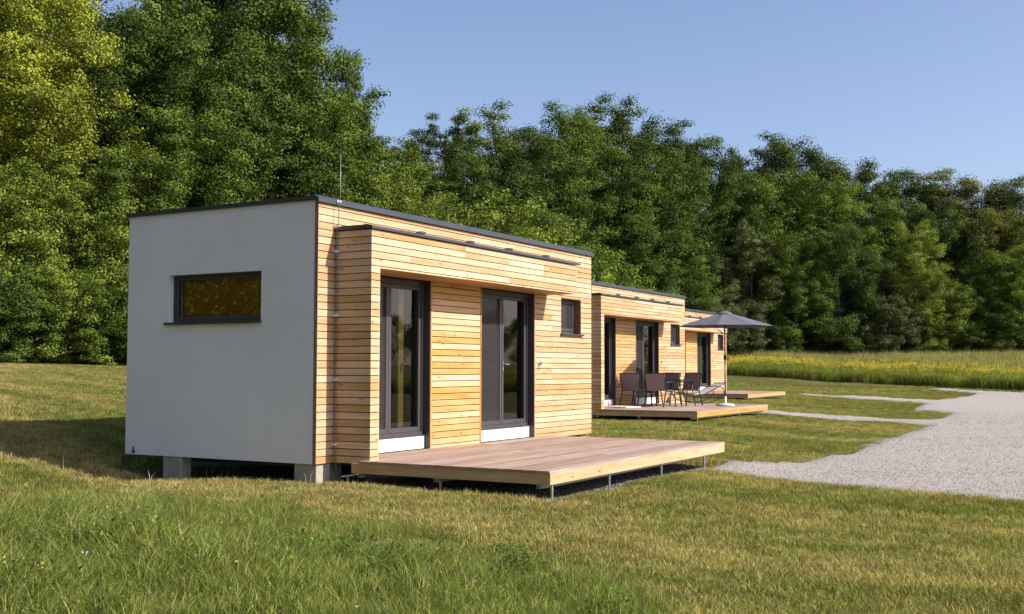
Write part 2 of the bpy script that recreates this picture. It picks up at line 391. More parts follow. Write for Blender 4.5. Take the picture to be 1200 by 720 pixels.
def sheet(name, poly, step, dz, mat):
    xs = np.arange(poly[:, 0].min(), poly[:, 0].max(), step); ys = np.arange(poly[:, 1].min(), poly[:, 1].max(), step)
    G = np.array([(x+.13*step*math.sin(9*y), y) for x in xs for y in ys]); G = G[inside(G, poly)]
    pts = [Vector(p) for p in poly]+[Vector(p) for p in G]
    n = len(poly); ed = [(i, (i+1) % n) for i in range(n)]
    vv, ee, ff, *_ = geometry.delaunay_2d_cdt(pts, ed, [list(range(n))], 1, 1e-5)
    m = bpy.data.meshes.new(name); m.from_pydata([(p.x, p.y, ground(p.x, p.y)+(dz if i_ >= n else -.012)) for i_, p in enumerate(vv)], [], ff); m.materials.append(MAT[mat])
    m.polygons.foreach_set('use_smooth', [True]*len(ff)); m.update()
    if m.polygons[0].normal.z < 0: m.flip_normals()
    o = bpy.data.objects.new(name, m); col.objects.link(o); return o
tag(sheet('gravel_drive', GR, .3, .045, 'gravel'), kind='structure', label='pale grey gravel drive with narrow paths to the decks')
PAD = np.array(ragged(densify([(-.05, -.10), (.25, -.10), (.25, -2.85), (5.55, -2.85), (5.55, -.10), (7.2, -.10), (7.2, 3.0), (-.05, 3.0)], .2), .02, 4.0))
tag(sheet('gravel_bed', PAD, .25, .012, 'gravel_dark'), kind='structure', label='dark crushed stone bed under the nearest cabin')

# ------------------------------------------------------------------ cabin
P = .0847; WT = .045          # board pitch; cladding build-up in front of the wall
H, L, W = 3.1, 7.183, 3.133
X0, X1, PD, HS, HP, XS = .32, 5.595, .529, 2.258, 2.762, .49
D1 = (.98, 2.31); D2 = (3.597, 5.166); WN = (6.067, 6.789, 1.668, 2.246); EW = (.857, 2.395, 1.665, 2.257)
rb = random.Random(5)
def board(root, length, z0, z1, loc, rotz, mat='larch', thick=.022):
    h = z1-z0; c = .003; b = MB()
    prof = [(0, c), (c, 0), (thick, 0), (thick, h), (c, h), (0, h-c)]      # (y, z): front at y=0
    b.prism(prof, 0, 0, length)
    o = b.obj('board', mat, root); o.location = (loc[0], loc[1], z0); o.rotation_euler = (0, 0, rotz); return o
def clad(root, a0, a1, z0, z1, place, holes=(), joints=(), edge_mat='larch', shelter=False):
    """rows of boards along a face; place(a) -> (loc, rotz)"""
    i = int(math.floor(z0/P))
    while i*P < z1-.004:
        r0, r1 = max(i*P, z0), min((i+1)*P-.0085, z1); i += 1
        if r1-r0 < .008: continue
        cuts = sorted({r0, r1} | {z for h in holes for z in (h[2], h[3]) if r0+.006 < z < r1-.006})
        for q0, q1 in zip(cuts, cuts[1:]):
            zm = (q0+q1)/2; segs = [(a0, a1)]
            for hx0, hx1, hz0, hz1 in holes:
                if hz0 < zm < hz1:
                    segs = [s for (u, v) in segs for s in ((u, min(v, hx0)), (max(u, hx1), v)) if s[1]-s[0] > .01]
            for u, v in segs:
                js = [j for j in joints if u+.3 < j < v-.3 and rb.random() < .55]
                pts = [u]+sorted(js)+[v]
                for p, q in zip(pts, pts[1:]):
                    loc, rz = place(p, q)
                    m_ = edge_mat
                    if shelter and q <= D2[0]+.1 and p >= XS-.05 and q1 < HS: m_ = 'larch_fresh'
                    board(root, q-p-.002, q0, q1, loc, rz, m_)
def wall_holes(b, a0, a1, z0, z1, holes, boxf):
    xs = sorted({a0, a1} | {h[0] for h in holes} | {h[1] for h in holes}); 
    for u, v in zip(xs, xs[1:]):
        hs = sorted([(h[2], h[3]) for h in holes if h[0] < (u+v)/2 < h[1]]); z = z0
        for h0, h1 in hs:
            if h0 > z+.001: boxf(u, v, z, h0)
            z = h1
        if z1 > z+.001: boxf(u, v, z, z1)

def glazed(parent, x0, x1, z0, z1, yf, screen=False, handle=None, fr=.05, depth=.07, name='sash'):
    """a framed leaf in the plane y=yf facing -y"""
    b = MB(); y0, y1 = yf, yf+depth
    b.box(x0, x0+fr, y0, y1, z0, z1); b.box(x1-fr, x1, y0, y1, z0, z1); b.box(x0+fr, x1-fr, y0, y1, z0, z0+fr*1.25); b.box(x0+fr, x1-fr, y0, y1, z1-fr, z1)
    s = b.obj(name, 'frame', parent, bevel=.004)
    g = MB(); g.add([(x0+fr-.004, yf+.03, z0+fr), (x1-fr+.004, yf+.03, z0+fr), (x1-fr+.004, yf+.03, z1-fr+.004), (x0+fr-.004, yf+.03, z1-fr+.004)], [(0, 1, 2, 3)])
    g.obj('pane', 'glass', parent)
    if screen:
        g = MB(); y = yf+.012
        g.add([(x0+fr-.002, y, z0+fr), (x1-fr+.002, y, z0+fr), (x1-fr+.002, y, z1-fr), (x0+fr-.002, y, z1-fr)], [(0, 1, 2, 3)]); g.obj('insect_screen', 'screen', parent)
    if handle is not None:
        hx, side = handle; b = MB()
        b.box(hx-.013, hx+.013, yf-.006, yf, 1.06, 1.19); b.tube([(hx, yf, 1.16), (hx, yf-.045, 1.16), (hx+side*.11, yf-.045, 1.155)], .008, 8)
        b.tube([(hx, yf-.012, 1.07), (hx, yf, 1.07)], .012, 10)
        b.obj('handle', 'galv', parent, smooth=False)
def door(root, x0, x1, leaves, label):
    yf = .12; t = empty('door'); t.parent = root; t['label'] = label
    b = MB(); e = .035       # outer frame
    zt = HS+.0; zb = .235
    b.box(x0+.012, x0+e+.012, yf-.02, yf+.09, zb, zt-.004); b.box(x1-e-.012, x1-.012, yf-.02, yf+.09, zb, zt-.004)
    b.box(x0+e+.012, x1-e-.012, yf-.02, yf+.09, zt-.075, zt-.004); b.box(x0+e+.012, x1-e-.012, yf-.022, yf+.09, zb-.025, zb+.03)
    b.obj('frame', 'frame', t, bevel=.004)
    for xa in (x0+.002, x1-.012):
        b = MB(); b.box(xa, xa+.010, .0, yf+.085, .04, zt-.002); b.obj('jamb', 'metal', t)
    b = MB(); b.box(x0+.012, x1-.012, yf-.045, yf+.06, .045, zb-.026); b.obj('sill_panel', 'white', t)
    b = MB(); b.box(x0+.012, x1-.012, yf-.055, yf-.02, zb-.024, zb-.008); b.obj('drip_sill', 'frame', t)
    for (u, v, scr, hd) in leaves:
        glazed(t, u, v, zb+.032, zt-.078, yf, scr, hd)
    return t

def make_cabin():
    root = empty('wooden_cabin')
    # shell: end wall (render), front wall behind cladding, back, far wall
    yb = W
    hf = [(D1[0], D1[1], -1, HS), (D2[0], D2[1], -1, HS), WN]
    b = MB(); wall_holes(b, WT, W, 0, H-.05, [EW], lambda u, v, p, q: b.box(0, .28, u, v, p, q)); b.obj('end_wall', 'render', root)
    b = MB(); wall_holes(b, .281, L-.03, .0, H-.05, hf, lambda u, v, p, q: b.box(u, v, WT, .27, p, q)); b.obj('front_wall', 'gap', root)
    b = MB(); b.box(.281, L-.25, W-.25, W, 0, H-.05); b.box(L-.25, L-.03, .271, W, 0, H-.05); b.obj('rear_wall', 'render', root)
    b = MB(); b.box(.55, L-.35, WT+.3, W-.3, -.10, -.003); b.obj('floor_frame', 'metal', root)
    # lining
    b = MB()
    xi0, xi1, yi0, yi1 = .285, L-.255, .275, W-.255
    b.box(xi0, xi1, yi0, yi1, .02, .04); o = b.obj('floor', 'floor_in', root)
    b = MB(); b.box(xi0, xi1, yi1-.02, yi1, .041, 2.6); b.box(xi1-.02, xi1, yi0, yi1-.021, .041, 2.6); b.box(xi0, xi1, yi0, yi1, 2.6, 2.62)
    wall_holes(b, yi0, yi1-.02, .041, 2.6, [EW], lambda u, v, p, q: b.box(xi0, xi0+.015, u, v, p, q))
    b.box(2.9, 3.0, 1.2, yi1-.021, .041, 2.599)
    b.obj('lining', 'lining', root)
    b = MB(); b.box(1.985, 2.10, .285, .335, .041, 2.598); ip = b.obj('interior_post', 'pine', root)
    b = MB(); b.box(2.03, 2.055, .279, .284, 1.04, 1.17); b.tube([(2.042, .28, 1.145), (2.042, .24, 1.145), (2.16, .24, 1.14)], .009, 8); b.tube([(2.042, .27, 1.07), (2.042, .28, 1.07)], .014, 10); b.obj('handle', 'galv', ip)
    # roof
    b = MB(); b.box(-.02, L+.0, .0, W+.02, H-.049, H-.03); b.obj('roof', 'coping', root)
    b = MB(); ov = .035; t0, t1 = H-.085, H
    b.prism([(-ov, t0), (-ov, t1-.04), (.03, t1), (.09, t1), (.09, t0+.03), (-ov+.01, t0+.0)], 0, -ov, L+.05)
    b.obj('roof_edge', 'coping', root)
    b = MB()
    b.prism([(-ov, t0+.025), (-ov, t1-.012), (.09, t1-.002), (.09, t0+.025)], 1, .091, W+ov)
    b.prism([(L-.04, t0+.03), (L-.04, t1-.002), (L+.05, t1-.012), (L+.05, t0+.03)], 1, .091, W+ov); b.box(-ov+.001, L+.049, W-.05, W+ov+.001, t0+.03, t1-.004)
    b.obj('roof_edge', 'metal', root)
    # main cladding
    holes = [(D1[0]-.03, D1[1]+.028, -1, HS), (D2[0]-.028, D2[1]+.028, -1, HS), (WN[0]-.001, WN[1]+.001, WN[2], WN[3]), (X0, X1, HS+.012, HP-.06), (X0, XS+.02, -1, HS+.02)]
    clad(root, .008, L, .0, H-.087, lambda p, q: ((p, 0, 0), 0), holes, [.30, 1.9, 3.35, 4.6, 5.75], shelter=True)
    b = MB(); b.box(-.004, .006, -.004, WT-.002, 0, H-.107); b.obj('corner_trim', 'larch_brown', root)
    b = MB(); b.box(L+.001, L+.012, -.004, WT-.002, 0, H-.107); b.obj('corner_trim', 'larch_brown', root)
    for x in (D1[1]+.002, D2[0]-.026, D2[1]+.002):
        b = MB(); b.box(x, x+.024, -.006, WT-.002, .045, HS-.002); b.obj('jamb_trim', 'larch_orange', root)
    # porch box: side cheek, front stile, band, soffit, roof
    b = MB(); b.box(X0+.024, XS-.002, -PD+.024, .0, .0, HS); b.box(X0+.024, X1-.002, -PD+.024, -.001, HS+.022, HP-.07); b.obj('porch_core', 'gap', root)
    clad(root, 0, PD-.001, .0, HP-.045, lambda p, q: ((X0, -p-.001+0, 0), -math.pi/2), [], [])
    clad(root, X0+.001, XS, .0, HS, lambda p, q: ((p, -PD, 0), 0))
    clad(root, X0+.001, X1, HS, HP-.045, lambda p, q: ((p, -PD, 0), 0), [], [1.1, 2.35, 3.48, 4.5])
    clad(root, 0, PD-.001, HS, HP-.045, lambda p, q: ((X1, -PD+.001+p, 0), math.pi/2), [], [])
    n = 5; ww = (PD-.03)/n
    for k in range(n):      # soffit boards run along the porch
        b = MB(); b.box(0, X1-XS-.004, 0, ww-.006, 0, .018); o = b.obj('soffit_board', 'larch_orange', root); o.location = (XS+.003, -PD+.024+k*ww, HS+.002)
    b = MB(); b.box(XS+.001, XS+.018, -PD+.024, -.001, .0, HS-.001); b.obj('porch_lining', 'larch', root)
    b = MB(); t0, t1 = HP-.052, HP
    b.prism([(-PD-.03, t0), (-PD-.03, t1-.02), (-PD+.05, t1), (-PD+.09, t1), (-PD+.09, t0+.01)], 0, X0-.03, X1+.07)
    b.obj('porch_roof_edge', 'coping', root)
    b = MB(); b.prism([(X0-.03, t0), (X0-.03, t1-.005), (X0+.09, t1), (X0+.09, t0)], 1, -PD+.091, -.001); b.box(X0+.091, X1+.069, -PD+.091, -.001, t0+.012, t1-.012)
    b.obj('porch_roof', 'metal', root)
    for x in (1.35, 2.5, 3.52, 4.62):
        b = MB(); b.prism([(x-.07, HP-.006), (x+.07, HP-.006), (x+.07, HP+.022), (x-.03, HP+.022)], 1, -PD+.0, -PD+.07); b.obj('roof_bracket', 'coping', root)
    # doors
    door(root, D1[0], D1[1], [(1.03, 1.545, True, None), (1.552, 2.26, False, None)], 'tall glazed door near the white end wall')
    door(root, D2[0], D2[1], [(3.648, 4.375, True, None), (4.385, 5.115, False, (4.41, 1))], 'double glazed door with a dark insect screen on its left leaf')
    # small window
    t = empty('window'); t.parent = root; t['label'] = 'small dark window at the right end of the timber front'
    x0, x1, z0, z1 = WN
    b = MB(); yf = .12; f = .045
    b.box(x0+.01, x0+f+.01, yf, yf+.08, z0, z1); b.box(x1-f-.01, x1-.01, yf, yf+.08, z0, z1); b.box(x0+f+.01, x1-f-.01, yf, yf+.08, z0, z0+f); b.box(x0+f+.01, x1-f-.01, yf, yf+.08, z1-f, z1)
    b.obj('frame', 'frame', t, bevel=.003)
    glazed(t, x0+f+.012, x1-f-.012, z0+f+.002, z1-f-.002, yf-.01, True, None, .035, .06)
    b = MB(); b.box(x0+.001, x0+.010, .002, yf+.09, z0+.001, z1-.001); b.box(x1-.010, x1-.001, .002, yf+.09, z0+.001, z1-.001); b.box(x0+.01, x1-.01, .002, yf+.09, z1-.009, z1-.001)
    b.obj('reveal', 'larch_brown', t)
    b = MB(); b.box(x0-.03, x1+.04, -.045, yf-.001, z0-.028, z0-.002); b.obj('sill', 'metal', t)
    # end window, faces -x
    t = empty('window'); t.parent = root; t['label'] = 'wide low window with amber blind in the white end wall'
    y0, y1, z0, z1 = EW; xf = .075
    b = MB(); f = .032
    b.box(xf, xf+.08, y0, y0+f, z0, z1); b.box(xf, xf+.08, y1-f, y1, z0, z1); b.box(xf, xf+.08, y0+f, y1-f, z0, z0+f); b.box(xf, xf+.08, y0+f, y1-f, z1-f, z1)
    b.obj('frame', 'metal', t, bevel=.003)
    b = MB(); f2 = f+.002; g = .03
    b.box(xf+.015, xf+.07, y0+f2, y0+f2+g, z0+f2, z1-f2); b.box(xf+.015, xf+.07, y1-f2-g, y1-f2, z0+f2, z1-f2); b.box(xf+.015, xf+.07, y0+f2+g, y1-f2-g, z0+f2, z0+f2+g); b.box(xf+.015, xf+.07, y0+f2+g, y1-f2-g, z1-f2-g, z1-f2)
    b.obj('sash', 'frame', t, bevel=.003)
    e = f2+g-.003; b = MB(); b.add([(xf+.04, y1-e, z0+e), (xf+.04, y0+e, z0+e), (xf+.04, y0+e, z1-e), (xf+.04, y1-e, z1-e)], [(0, 1, 2, 3)]); b.obj('pane', 'glass_amber', t)
    b = MB(); b.box(xf+.12, xf+.125, y0+.02, y1-.02, z0+.01, z1-.01); b.obj('blind', 'amber', t)
    b = MB(); b.box(-.05, xf-.001, y0-.01, y1+.035, z0-.03, z0-.002); b.obj('sill', 'metal', t)
    # lightning conductor up the inside corner
    b = MB(); xr = X0-.022; yr = -.03
    b.tube([(xr+.03, yr-.01, -.32), (xr+.02, yr-.01, .0), (xr, yr-.012, .12), (xr-.018, yr-.01, .30), (xr, yr, .42), (xr, yr, 2.68), (xr-.01, yr-.04, 2.80), (xr, yr-.03, 3.02), (xr, yr-.05, 3.12), (xr, yr-.05, 3.60)], .0048, 6)
    b.obj('lightning_conductor', 'steel', root, smooth=True)
    for z in (.2, .95, 1.7, 2.45, 2.74, 3.04):
        b = MB(); b.box(xr-.014, xr+.014, yr-.02, -.0, z, z+.03); b.tube([(xr+.01, yr-.015, z+.015), (xr+.045, yr-.03, z+.015)], .012, 6); b.obj('clamp', 'plastic', root)
    # outdoor tap / lamp fitting
    b = MB(); b.tube([(5.33, 0, 1.165), (5.33, -.05, 1.165), (5.33, -.06, 1.12)], .012, 8); b.lathe([(.028, 0), (.028, .008)], 12, (5.33, -.004, 1.16)); b.box(5.30, 5.36, -.05, -.035, 1.185, 1.195); b.obj('tap', 'galv', root)
    b = MB(); b.tube([(0, 2.97, .03), (-.015, 2.97, .035), (-.012, 2.97, .10)], .008, 6); b.box(-.02, 0, 2.955, 2.985, .02, .05); b.obj('bracket', 'black', root)
    # foundation blocks
    for (x0, x1, y0, y1) in ((.02, .19, 2.15, 2.47), (.05, .30, .03, .36), (6.86, 7.1, .06, .28), (6.86, 7.1, 2.6, 2.9), (.345, .60, .10, .38)):
        b = MB(); b.box(x0, x1, y0, y1, -.60, -.003); b.obj('foundation_block', 'concrete', root, bevel=.01)
    return root

cab = make_cabin(); tag(cab, 'nearest timber cabin with plain white rendered end wall', 'cabin', 'cabins in a row')
c2 = copy_tree(cab); c3 = copy_tree(cab)
c2.location = (13.306, 3.402, .115); c2.rotation_euler = (0, 0, R(.446)); c2['label'] = 'middle timber cabin behind the table and chairs'
c3.location = (26.14, 6.447, .213); c3.rotation_euler = (0, 0, R(1.589)); c3['label'] = 'farthest timber cabin, partly hidden by the sunshade'

# ------------------------------------------------------------------ decks
def make_deck(root, posts=True):
    x0, x1, y0, zt = .235, 5.58, -2.905, .043
    n = 20; y = y0; wb = (-.004-y0)/n
    for k in range(n):
        ya = y0+k*wb; yb = ya+wb-.006
        xs = [x0-.015]+([2.6 if k % 2 else 3.4])+[x1+.015]
        for p, q in zip(xs, xs[1:]):
            segs = [(p, q)]
            if yb > -PD+.01:      # boards stop at the cheek of the porch
                if p < XS+.02: segs = [(max(p, XS+.022), q)] if ya > -PD-.02 else [(p, q)]
            for u, v in segs:
                b = MB(); b.prism([(0, 0), (wb-.006, 0), (wb-.006, .023), (wb-.009, .026), (.003, .026), (0, .023)], 0, 0, v-u-.003)
                o = b.obj('deck_board', 'deck', root); o.location = (u, ya, zt-.026)
    zf0, zf1 = -.100, zt-.0265
    b = MB(); b.box(0, x1-x0, 0, .03, 0, zf1-zf0); o = b.obj('fascia_board', 'fascia', root, bevel=.003); o.location = (x0, y0, zf0)
    for sx in (x0, x1-.03):
        b = MB(); b.box(0, -y0-(.035 if sx > x0 else .36), 0, .03, 0, zf1-zf0); o = b.obj('fascia_board', 'fascia', root, bevel=.003)
        o.rotation_euler = (0, 0, math.pi/2); o.location = (sx+.03, y0+.031, zf0)
    for x in np.linspace(x0+.6, x1-.6, 8):
        b = MB(); b.box(x, x+.06, y0+.04, -.05, zf0+.02, zf1-.001); b.obj('joist', 'fascia', root)
    for y in (y0+.14, y0+1.42, y0+2.45):
        b = MB(); b.box(x0+.035, x1-.035, y-.03, y+.03, zf0-.045, zf0+.019); b.obj('bearer', 'galv', root)
        if posts:
            b = MB(); s = .022
            for (a, c, e, f) in ((y-s, y+s, 0, .004), (y-s, y+s, .036, .04), ): b.box(x0-.003, x0+.034, a, c, zf0-.042+e, zf0-.042+f)
            b.box(x0-.003, x0+.034, y-s, y-s+.004, zf0-.038, zf0-.006); b.box(x0-.003, x0+.034, y+s-.004, y+s, zf0-.038, zf0-.006)
            b.obj('bearer_end', 'galv', root)
    if posts:
        for x in (x0+.10, x0+1.5, x0+3.05, x0+4.6):
            for y in (y0+.035, y0+1.42, y0+2.7):
                b = MB(); b.tube([(x, y, -.5), (x, y, zf0-.046 if y > y0+.1 else zf0)], .014, 8); b.lathe([(.020, 0), (.020, .01)], 10, (x, y, zf0-.060)); b.obj('post', 'galv', root, smooth=False)
d1 = empty('wooden_deck'); make_deck(d1); tag(d1, 'bare brown timber deck in front of the nearest cabin', 'deck', 'decks in front of the cabins')
d2 = copy_tree(d1); d2.location = c2.location; d2.rotation_euler = c2.rotation_euler; d2['label'] = 'timber deck carrying the chairs, table and sunshade'
d3 = copy_tree(d1); d3.location = c3.location; d3.rotation_euler = (0, 0, R(3.0)); d3['label'] = 'farthest timber deck, empty, beyond the sunshade base'
DZ = .158

# ------------------------------------------------------------------ furniture on deck 2
def make_chair(label, loc, rot):
    """stacking chair, seat faces local +x; height .82"""
    t = empty('garden_chair', loc, (0, 0, rot), label, 'chair', 'dark garden chairs around the glass table')
    w2 = .27
    m = MB(); pr_ = [(-.20, .40), (-.12, .405), (.0, .395), (.12, .40), (.24, .42)]; n = len(pr_)
    vs = [(x, s*w2*.92, z) for x, z in pr_ for s in (-1, 1)]+[(x, s*w2*.92, z-.006) for x, z in pr_ for s in (-1, 1)]
    fs = [(2*i, 2*i+2, 2*i+3, 2*i+1) for i in range(n-1)]+[(2*n+2*i+1, 2*n+2*i+3, 2*n+2*i+2, 2*n+2*i) for i in range(n-1)]
    m.add(vs, fs); m.obj('seat', 'textile', t, smooth=True)
    m = MB(); pr_ = [(-.205, .39), (-.235, .50), (-.25, .62), (-.285, .74), (-.315, .815)]
    vs = [(x, s*w2*.92, z) for x, z in pr_ for s in (-1, 1)]+[(x-.006, s*w2*.92, z) for x, z in pr_ for s in (-1, 1)]
    m.add(vs, fs); m.obj('backrest', 'textile', t, smooth=True)
    for s in (-1, 1):
        y = s*w2
        m = MB(); m.tube([(-.34, y, 0), (-.27, y, .22), (-.215, y, .39), (-.245, y, .52), (-.262, y, .64), (-.32, y, .82)], .016, 7); m.obj('rear_leg', 'chair_frame', t, smooth=True)
        m = MB(); m.tube([(.30, y, 0), (.27, y, .2), (.235, y, .42), (.20, y*1.03, .585), (.12, y*1.05, .615), (-.05, y*1.05, .615), (-.24, y*1.03, .60)], .015, 7); m.obj('front_leg', 'chair_frame', t, smooth=True)
        m = MB(); m.tube([(-.22, y*.97, .385), (0, y*.97, .38), (.24, y*.97, .405)], .011, 6); m.obj('side_rail', 'chair_frame', t, smooth=True)
    m = MB(); m.tube([(-.32, -w2, .82), (-.325, 0, .828), (-.32, w2, .82)], .0135, 7); m.obj('top_rail', 'chair_frame', t, smooth=True)
    m = MB(); m.tube([(.25, -w2, .40), (.25, w2, .40)], .011, 6); m.tube([(-.25, -w2, .27), (-.25, w2, .27)], .009, 6); m.obj('stretcher', 'chair_frame', t, smooth=True)
    for k, (x, s) in enumerate(((-.34, -1), (-.34, 1), (.30, -1), (.30, 1))):
        m = MB(); m.lathe([(.016, 0), (.016, .025)], 8, (x, s*w2, -.0005)); m.obj('foot_cap', 'rubber', t)
    return t
make_chair('leftmost dark mesh garden chair, its back to the camera, nearest the cabin door', (15.98, 3.02, DZ+.001), R(-12))
make_chair('dark mesh garden chair with its back to the camera, nearest chair to the deck edge', (15.88, 2.33, DZ+.001), R(-6))
make_chair('dark garden chair on the far side of the glass table, half hidden behind another chair', (17.55, 2.86, DZ+.001), R(175))
make_chair('rightmost dark garden chair, turned towards the camera beside the rocking lounger', (17.05, 2.12, DZ+.001), R(160))
t = empty('garden_table', (16.62, 2.55, DZ), (0, 0, R(-4)), 'glass topped garden table with thin dark metal legs between the chairs', 'table')
m = MB(); hx, hy = .40, .72; c = .06
poly = [(hx-c, -hy), (hx, -hy+c), (hx, hy-c), (hx-c, hy), (-hx+c, hy), (-hx, hy-c), (-hx, -hy+c), (-hx+c, -hy)]
m.prism(poly, 2, .655, .662); m.obj('table_top', 'glass', t)
m = MB()
for a, b_ in zip(poly, poly[1:]+poly[:1]): m.tube([(a[0], a[1], .656), (b_[0], b_[1], .656)], .011, 6)
m.obj('rim', 'chair_frame', t)
for sx in (-1, 1):
    for sy in (-1, 1):
        m = MB(); m.tube([(sx*.32, sy*.62, .650), (sx*.36, sy*.66, .3), (sx*.40, sy*.70, .001)], .014, 7); m.obj('leg', 'chair_frame', t, smooth=True)
# rocking lounger
t = empty('rocking_lounger', (19.5, 2.72, DZ), (0, 0, R(-42)), 'low rocking lounger with pale grey cloth and curved dark tube rockers', 'lounger')
for s in (-1, 1):
    y = s*.30
    m = MB(); m.tube([(-.60, y, .40), (-.62, y, .26), (-.52, y, .11), (-.30, y, .03), (0, y, .013), (.30, y, .03), (.55, y, .12), (.68, y, .28), (.62, y, .43), (.40, y, .47), (.12, y, .44)], .013, 7); m.obj('rocker', 'chair_frame', t, smooth=True)
    m = MB(); m.tube([(-.60, y, .40), (-.42, y, .50), (-.1, y, .52), (.12, y, .44)], .012, 6); m.obj('armrest', 'chair_frame', t, smooth=True)
m = MB(); pr_ = [(-.56, .30), (-.40, .22), (-.2, .20), (.05, .24), (.30, .34), (.52, .45), (.74, .55)]; n = len(pr_)
vs = [(x, s*.27, z) for x, z in pr_ for s in (-1, 1)]+[(x, s*.27, z-.007) for x, z in pr_ for s in (-1, 1)]
fs = [(2*i, 2*i+2, 2*i+3, 2*i+1) for i in range(n-1)]+[(2*n+2*i+1, 2*n+2*i+3, 2*n+2*i+2, 2*n+2*i) for i in range(n-1)]
m.add(vs, fs); m.obj('sling', 'lounger', t, smooth=True)
m = MB(); m.tube([(-.56, -.3, .30), (-.56, .3, .30)], .012, 6); m.tube([(.74, -.3, .55), (.74, .3, .55)], .012, 6); m.tube([(0, -.3, .014), (0, .3, .014)], .010, 6)
for s in (-1, 1): m.tube([(-.56, s*.3, .30), (-.40, s*.3, .22), (-.2, s*.3, .20), (.05, s*.3, .24), (.30, s*.3, .34), (.52, s*.3, .45), (.74, s*.3, .55)], .011, 6)
m.obj('frame', 'chair_frame', t, smooth=True)
# sunshade
UX, UY = 17.31, 1.15
t = empty('sunshade', (UX, UY, DZ), (0, 0, R(11)), 'open dark grey sunshade on a thin pole at the deck corner', 'umbrella')
zr, za, rr = 2.02, 2.37, 1.22; N = 8
def canopy(th0, th1, top):
    vs = []; nr, ns = 6, 5
    for i in range(nr):
        for j in range(ns):
            q = i/(nr-1); a = th0+(th1-th0)*j/(ns-1); half = (th1-th0)/2; am = (th0+th1)/2
            edge = math.cos(half)/math.cos(a-am); edge = 1-(1-edge)*q*1.15
            r_ = .05+(rr-.05)*q; sag = .03*math.sin(math.pi*q)*(1-abs(a-am)/half)
            vs.append((r_*edge*math.cos(a), r_*edge*math.sin(a), za-(za-zr)*q**1.06-sag+(0 if top else -.004)))
    fs = [(i*ns+j, (i+1)*ns+j, (i+1)*ns+j+1, i*ns+j+1) for i in range(nr-1) for j in range(ns-1)]
    return vs, fs
for k in range(N):
    a0, a1 = 2*math.pi*k/N, 2*math.pi*(k+1)/N
    m = MB(); vs, fs = canopy(a0, a1, True); m.add(vs, fs); vs, fs = canopy(a0, a1, False); m.add(vs, [f[::-1] for f in fs]); m.obj('canopy_panel', 'umbrella', t, smooth=True)
    m = MB(); m.tube([(.04*math.cos(a0), .04*math.sin(a0), za-.03), (rr*.5*math.cos(a0), rr*.5*math.sin(a0), za-(za-zr)*.48-.015), (rr*1.01*math.cos(a0), rr*1.01*math.sin(a0), zr-.008)], .006, 5)
    m.tube([(.03*math.cos(a0), .03*math.sin(a0), za-.55), (rr*.5*math.cos(a0), rr*.5*math.sin(a0), za-(za-zr)*.48-.02)], .005, 5); m.obj('rib', 'chair_frame', t)
m = MB(); m.lathe([(.0, .085), (.06, .08), (.17, .035), (.22, -.01), (.21, -.015)][::-1], 16, (0, 0, za-.04)); m.obj('vent_cap', 'umbrella', t, smooth=True)
m = MB(); m.tube([(0, 0, 1.22), (0, 0, za)], .017, 10); m.obj('pole', 'chair_frame', t, smooth=True)
m = MB(); m.tube([(0, 0, .04), (0, 0, 1.23)], .019, 10); m.obj('lower_pole', 'green_pole', t, smooth=True)
m = MB(); m.lathe([(.028, 0), (.034, .03), (.034, .10), (.026, .14)], 12, (0, 0, 1.16)); m.tube([(0, 0, 1.2), (0, -.06, 1.2), (0, -.07, 1.14)], .01, 6); m.obj('crank', 'rubber', t, smooth=True)
m = MB(); m.lathe([(.0, 0), (.225, 0), (.235, .02), (.22, .05), (.08, .065), (.03, .075), (.03, .24), (0, .24)], 28); m.obj('base', 'umb_base', t, smooth=True)
# doormat
t = MB(); t.prism([(0, .0), (.5, .0), (.52, .015), (.5, .03), (0, .03), (-.02, .015)], 1, 0, .75); o = t.obj('doormat', 'umb_base', loc=(14.55, 2.65, DZ+.001)); o.rotation_euler = (0, 0, R(-20))
tag(o, 'pale greenish doormat lying by the door of the middle cabin', 'doormat')
# white marker post in the field
m = MB(); m.box(-.04, .04, -.04, .04, -.3, .66); m.prism([(-.05, .66), (.05, .66), (0, .70)], 1, -.05, .05)
o = m.obj('marker_post', 'white', loc=(56.04, -.09, ground(56.04, -.09))); tag(o, 'short white marker post standing in the yellow field', 'post')

# ------------------------------------------------------------------ trees
def quads_obj(name, V4, tone, mat, parent=None):
    """V4: (n,4,3) array of leaf quads"""
    n = len(V4); me = bpy.data.meshes.new(name)
    me.vertices.add(4*n); me.vertices.foreach_set('co', V4.reshape(-1).astype(np.float32))
    me.loops.add(4*n); me.loops.foreach_set('vertex_index', np.arange(4*n, dtype=np.int32))
    me.polygons.add(n); me.polygons.foreach_set('loop_start', np.arange(0, 4*n, 4, dtype=np.int32)); me.polygons.foreach_set('loop_total', np.full(n, 4, np.int32))
    me.update(calc_edges=True)
    a = me.attributes.new('tone', 'FLOAT', 'POINT'); a.data.foreach_set('value', np.repeat(tone, 4).astype(np.float32))
    me.materials.append(MAT[mat]); return me
def leaf_quads(rng, C, nrm, L_, W_):
    n = len(C); t = rng.normal(size=(n, 3)); t -= (t*nrm).sum(1)[:, None]*nrm; t /= np.linalg.norm(t, axis=1)[:, None]+1e-9
    b = np.cross(nrm, t); L_ = L_[:, None]; W_ = W_[:, None]
    fold = nrm*W_*.35
    return np.stack([C-t*L_*.5, C+b*W_*.5+fold, C+t*L_*.5, C-b*W_*.5+fold], 1)
def unit(v): return v/(np.linalg.norm(v, axis=-1, keepdims=True)+1e-9)
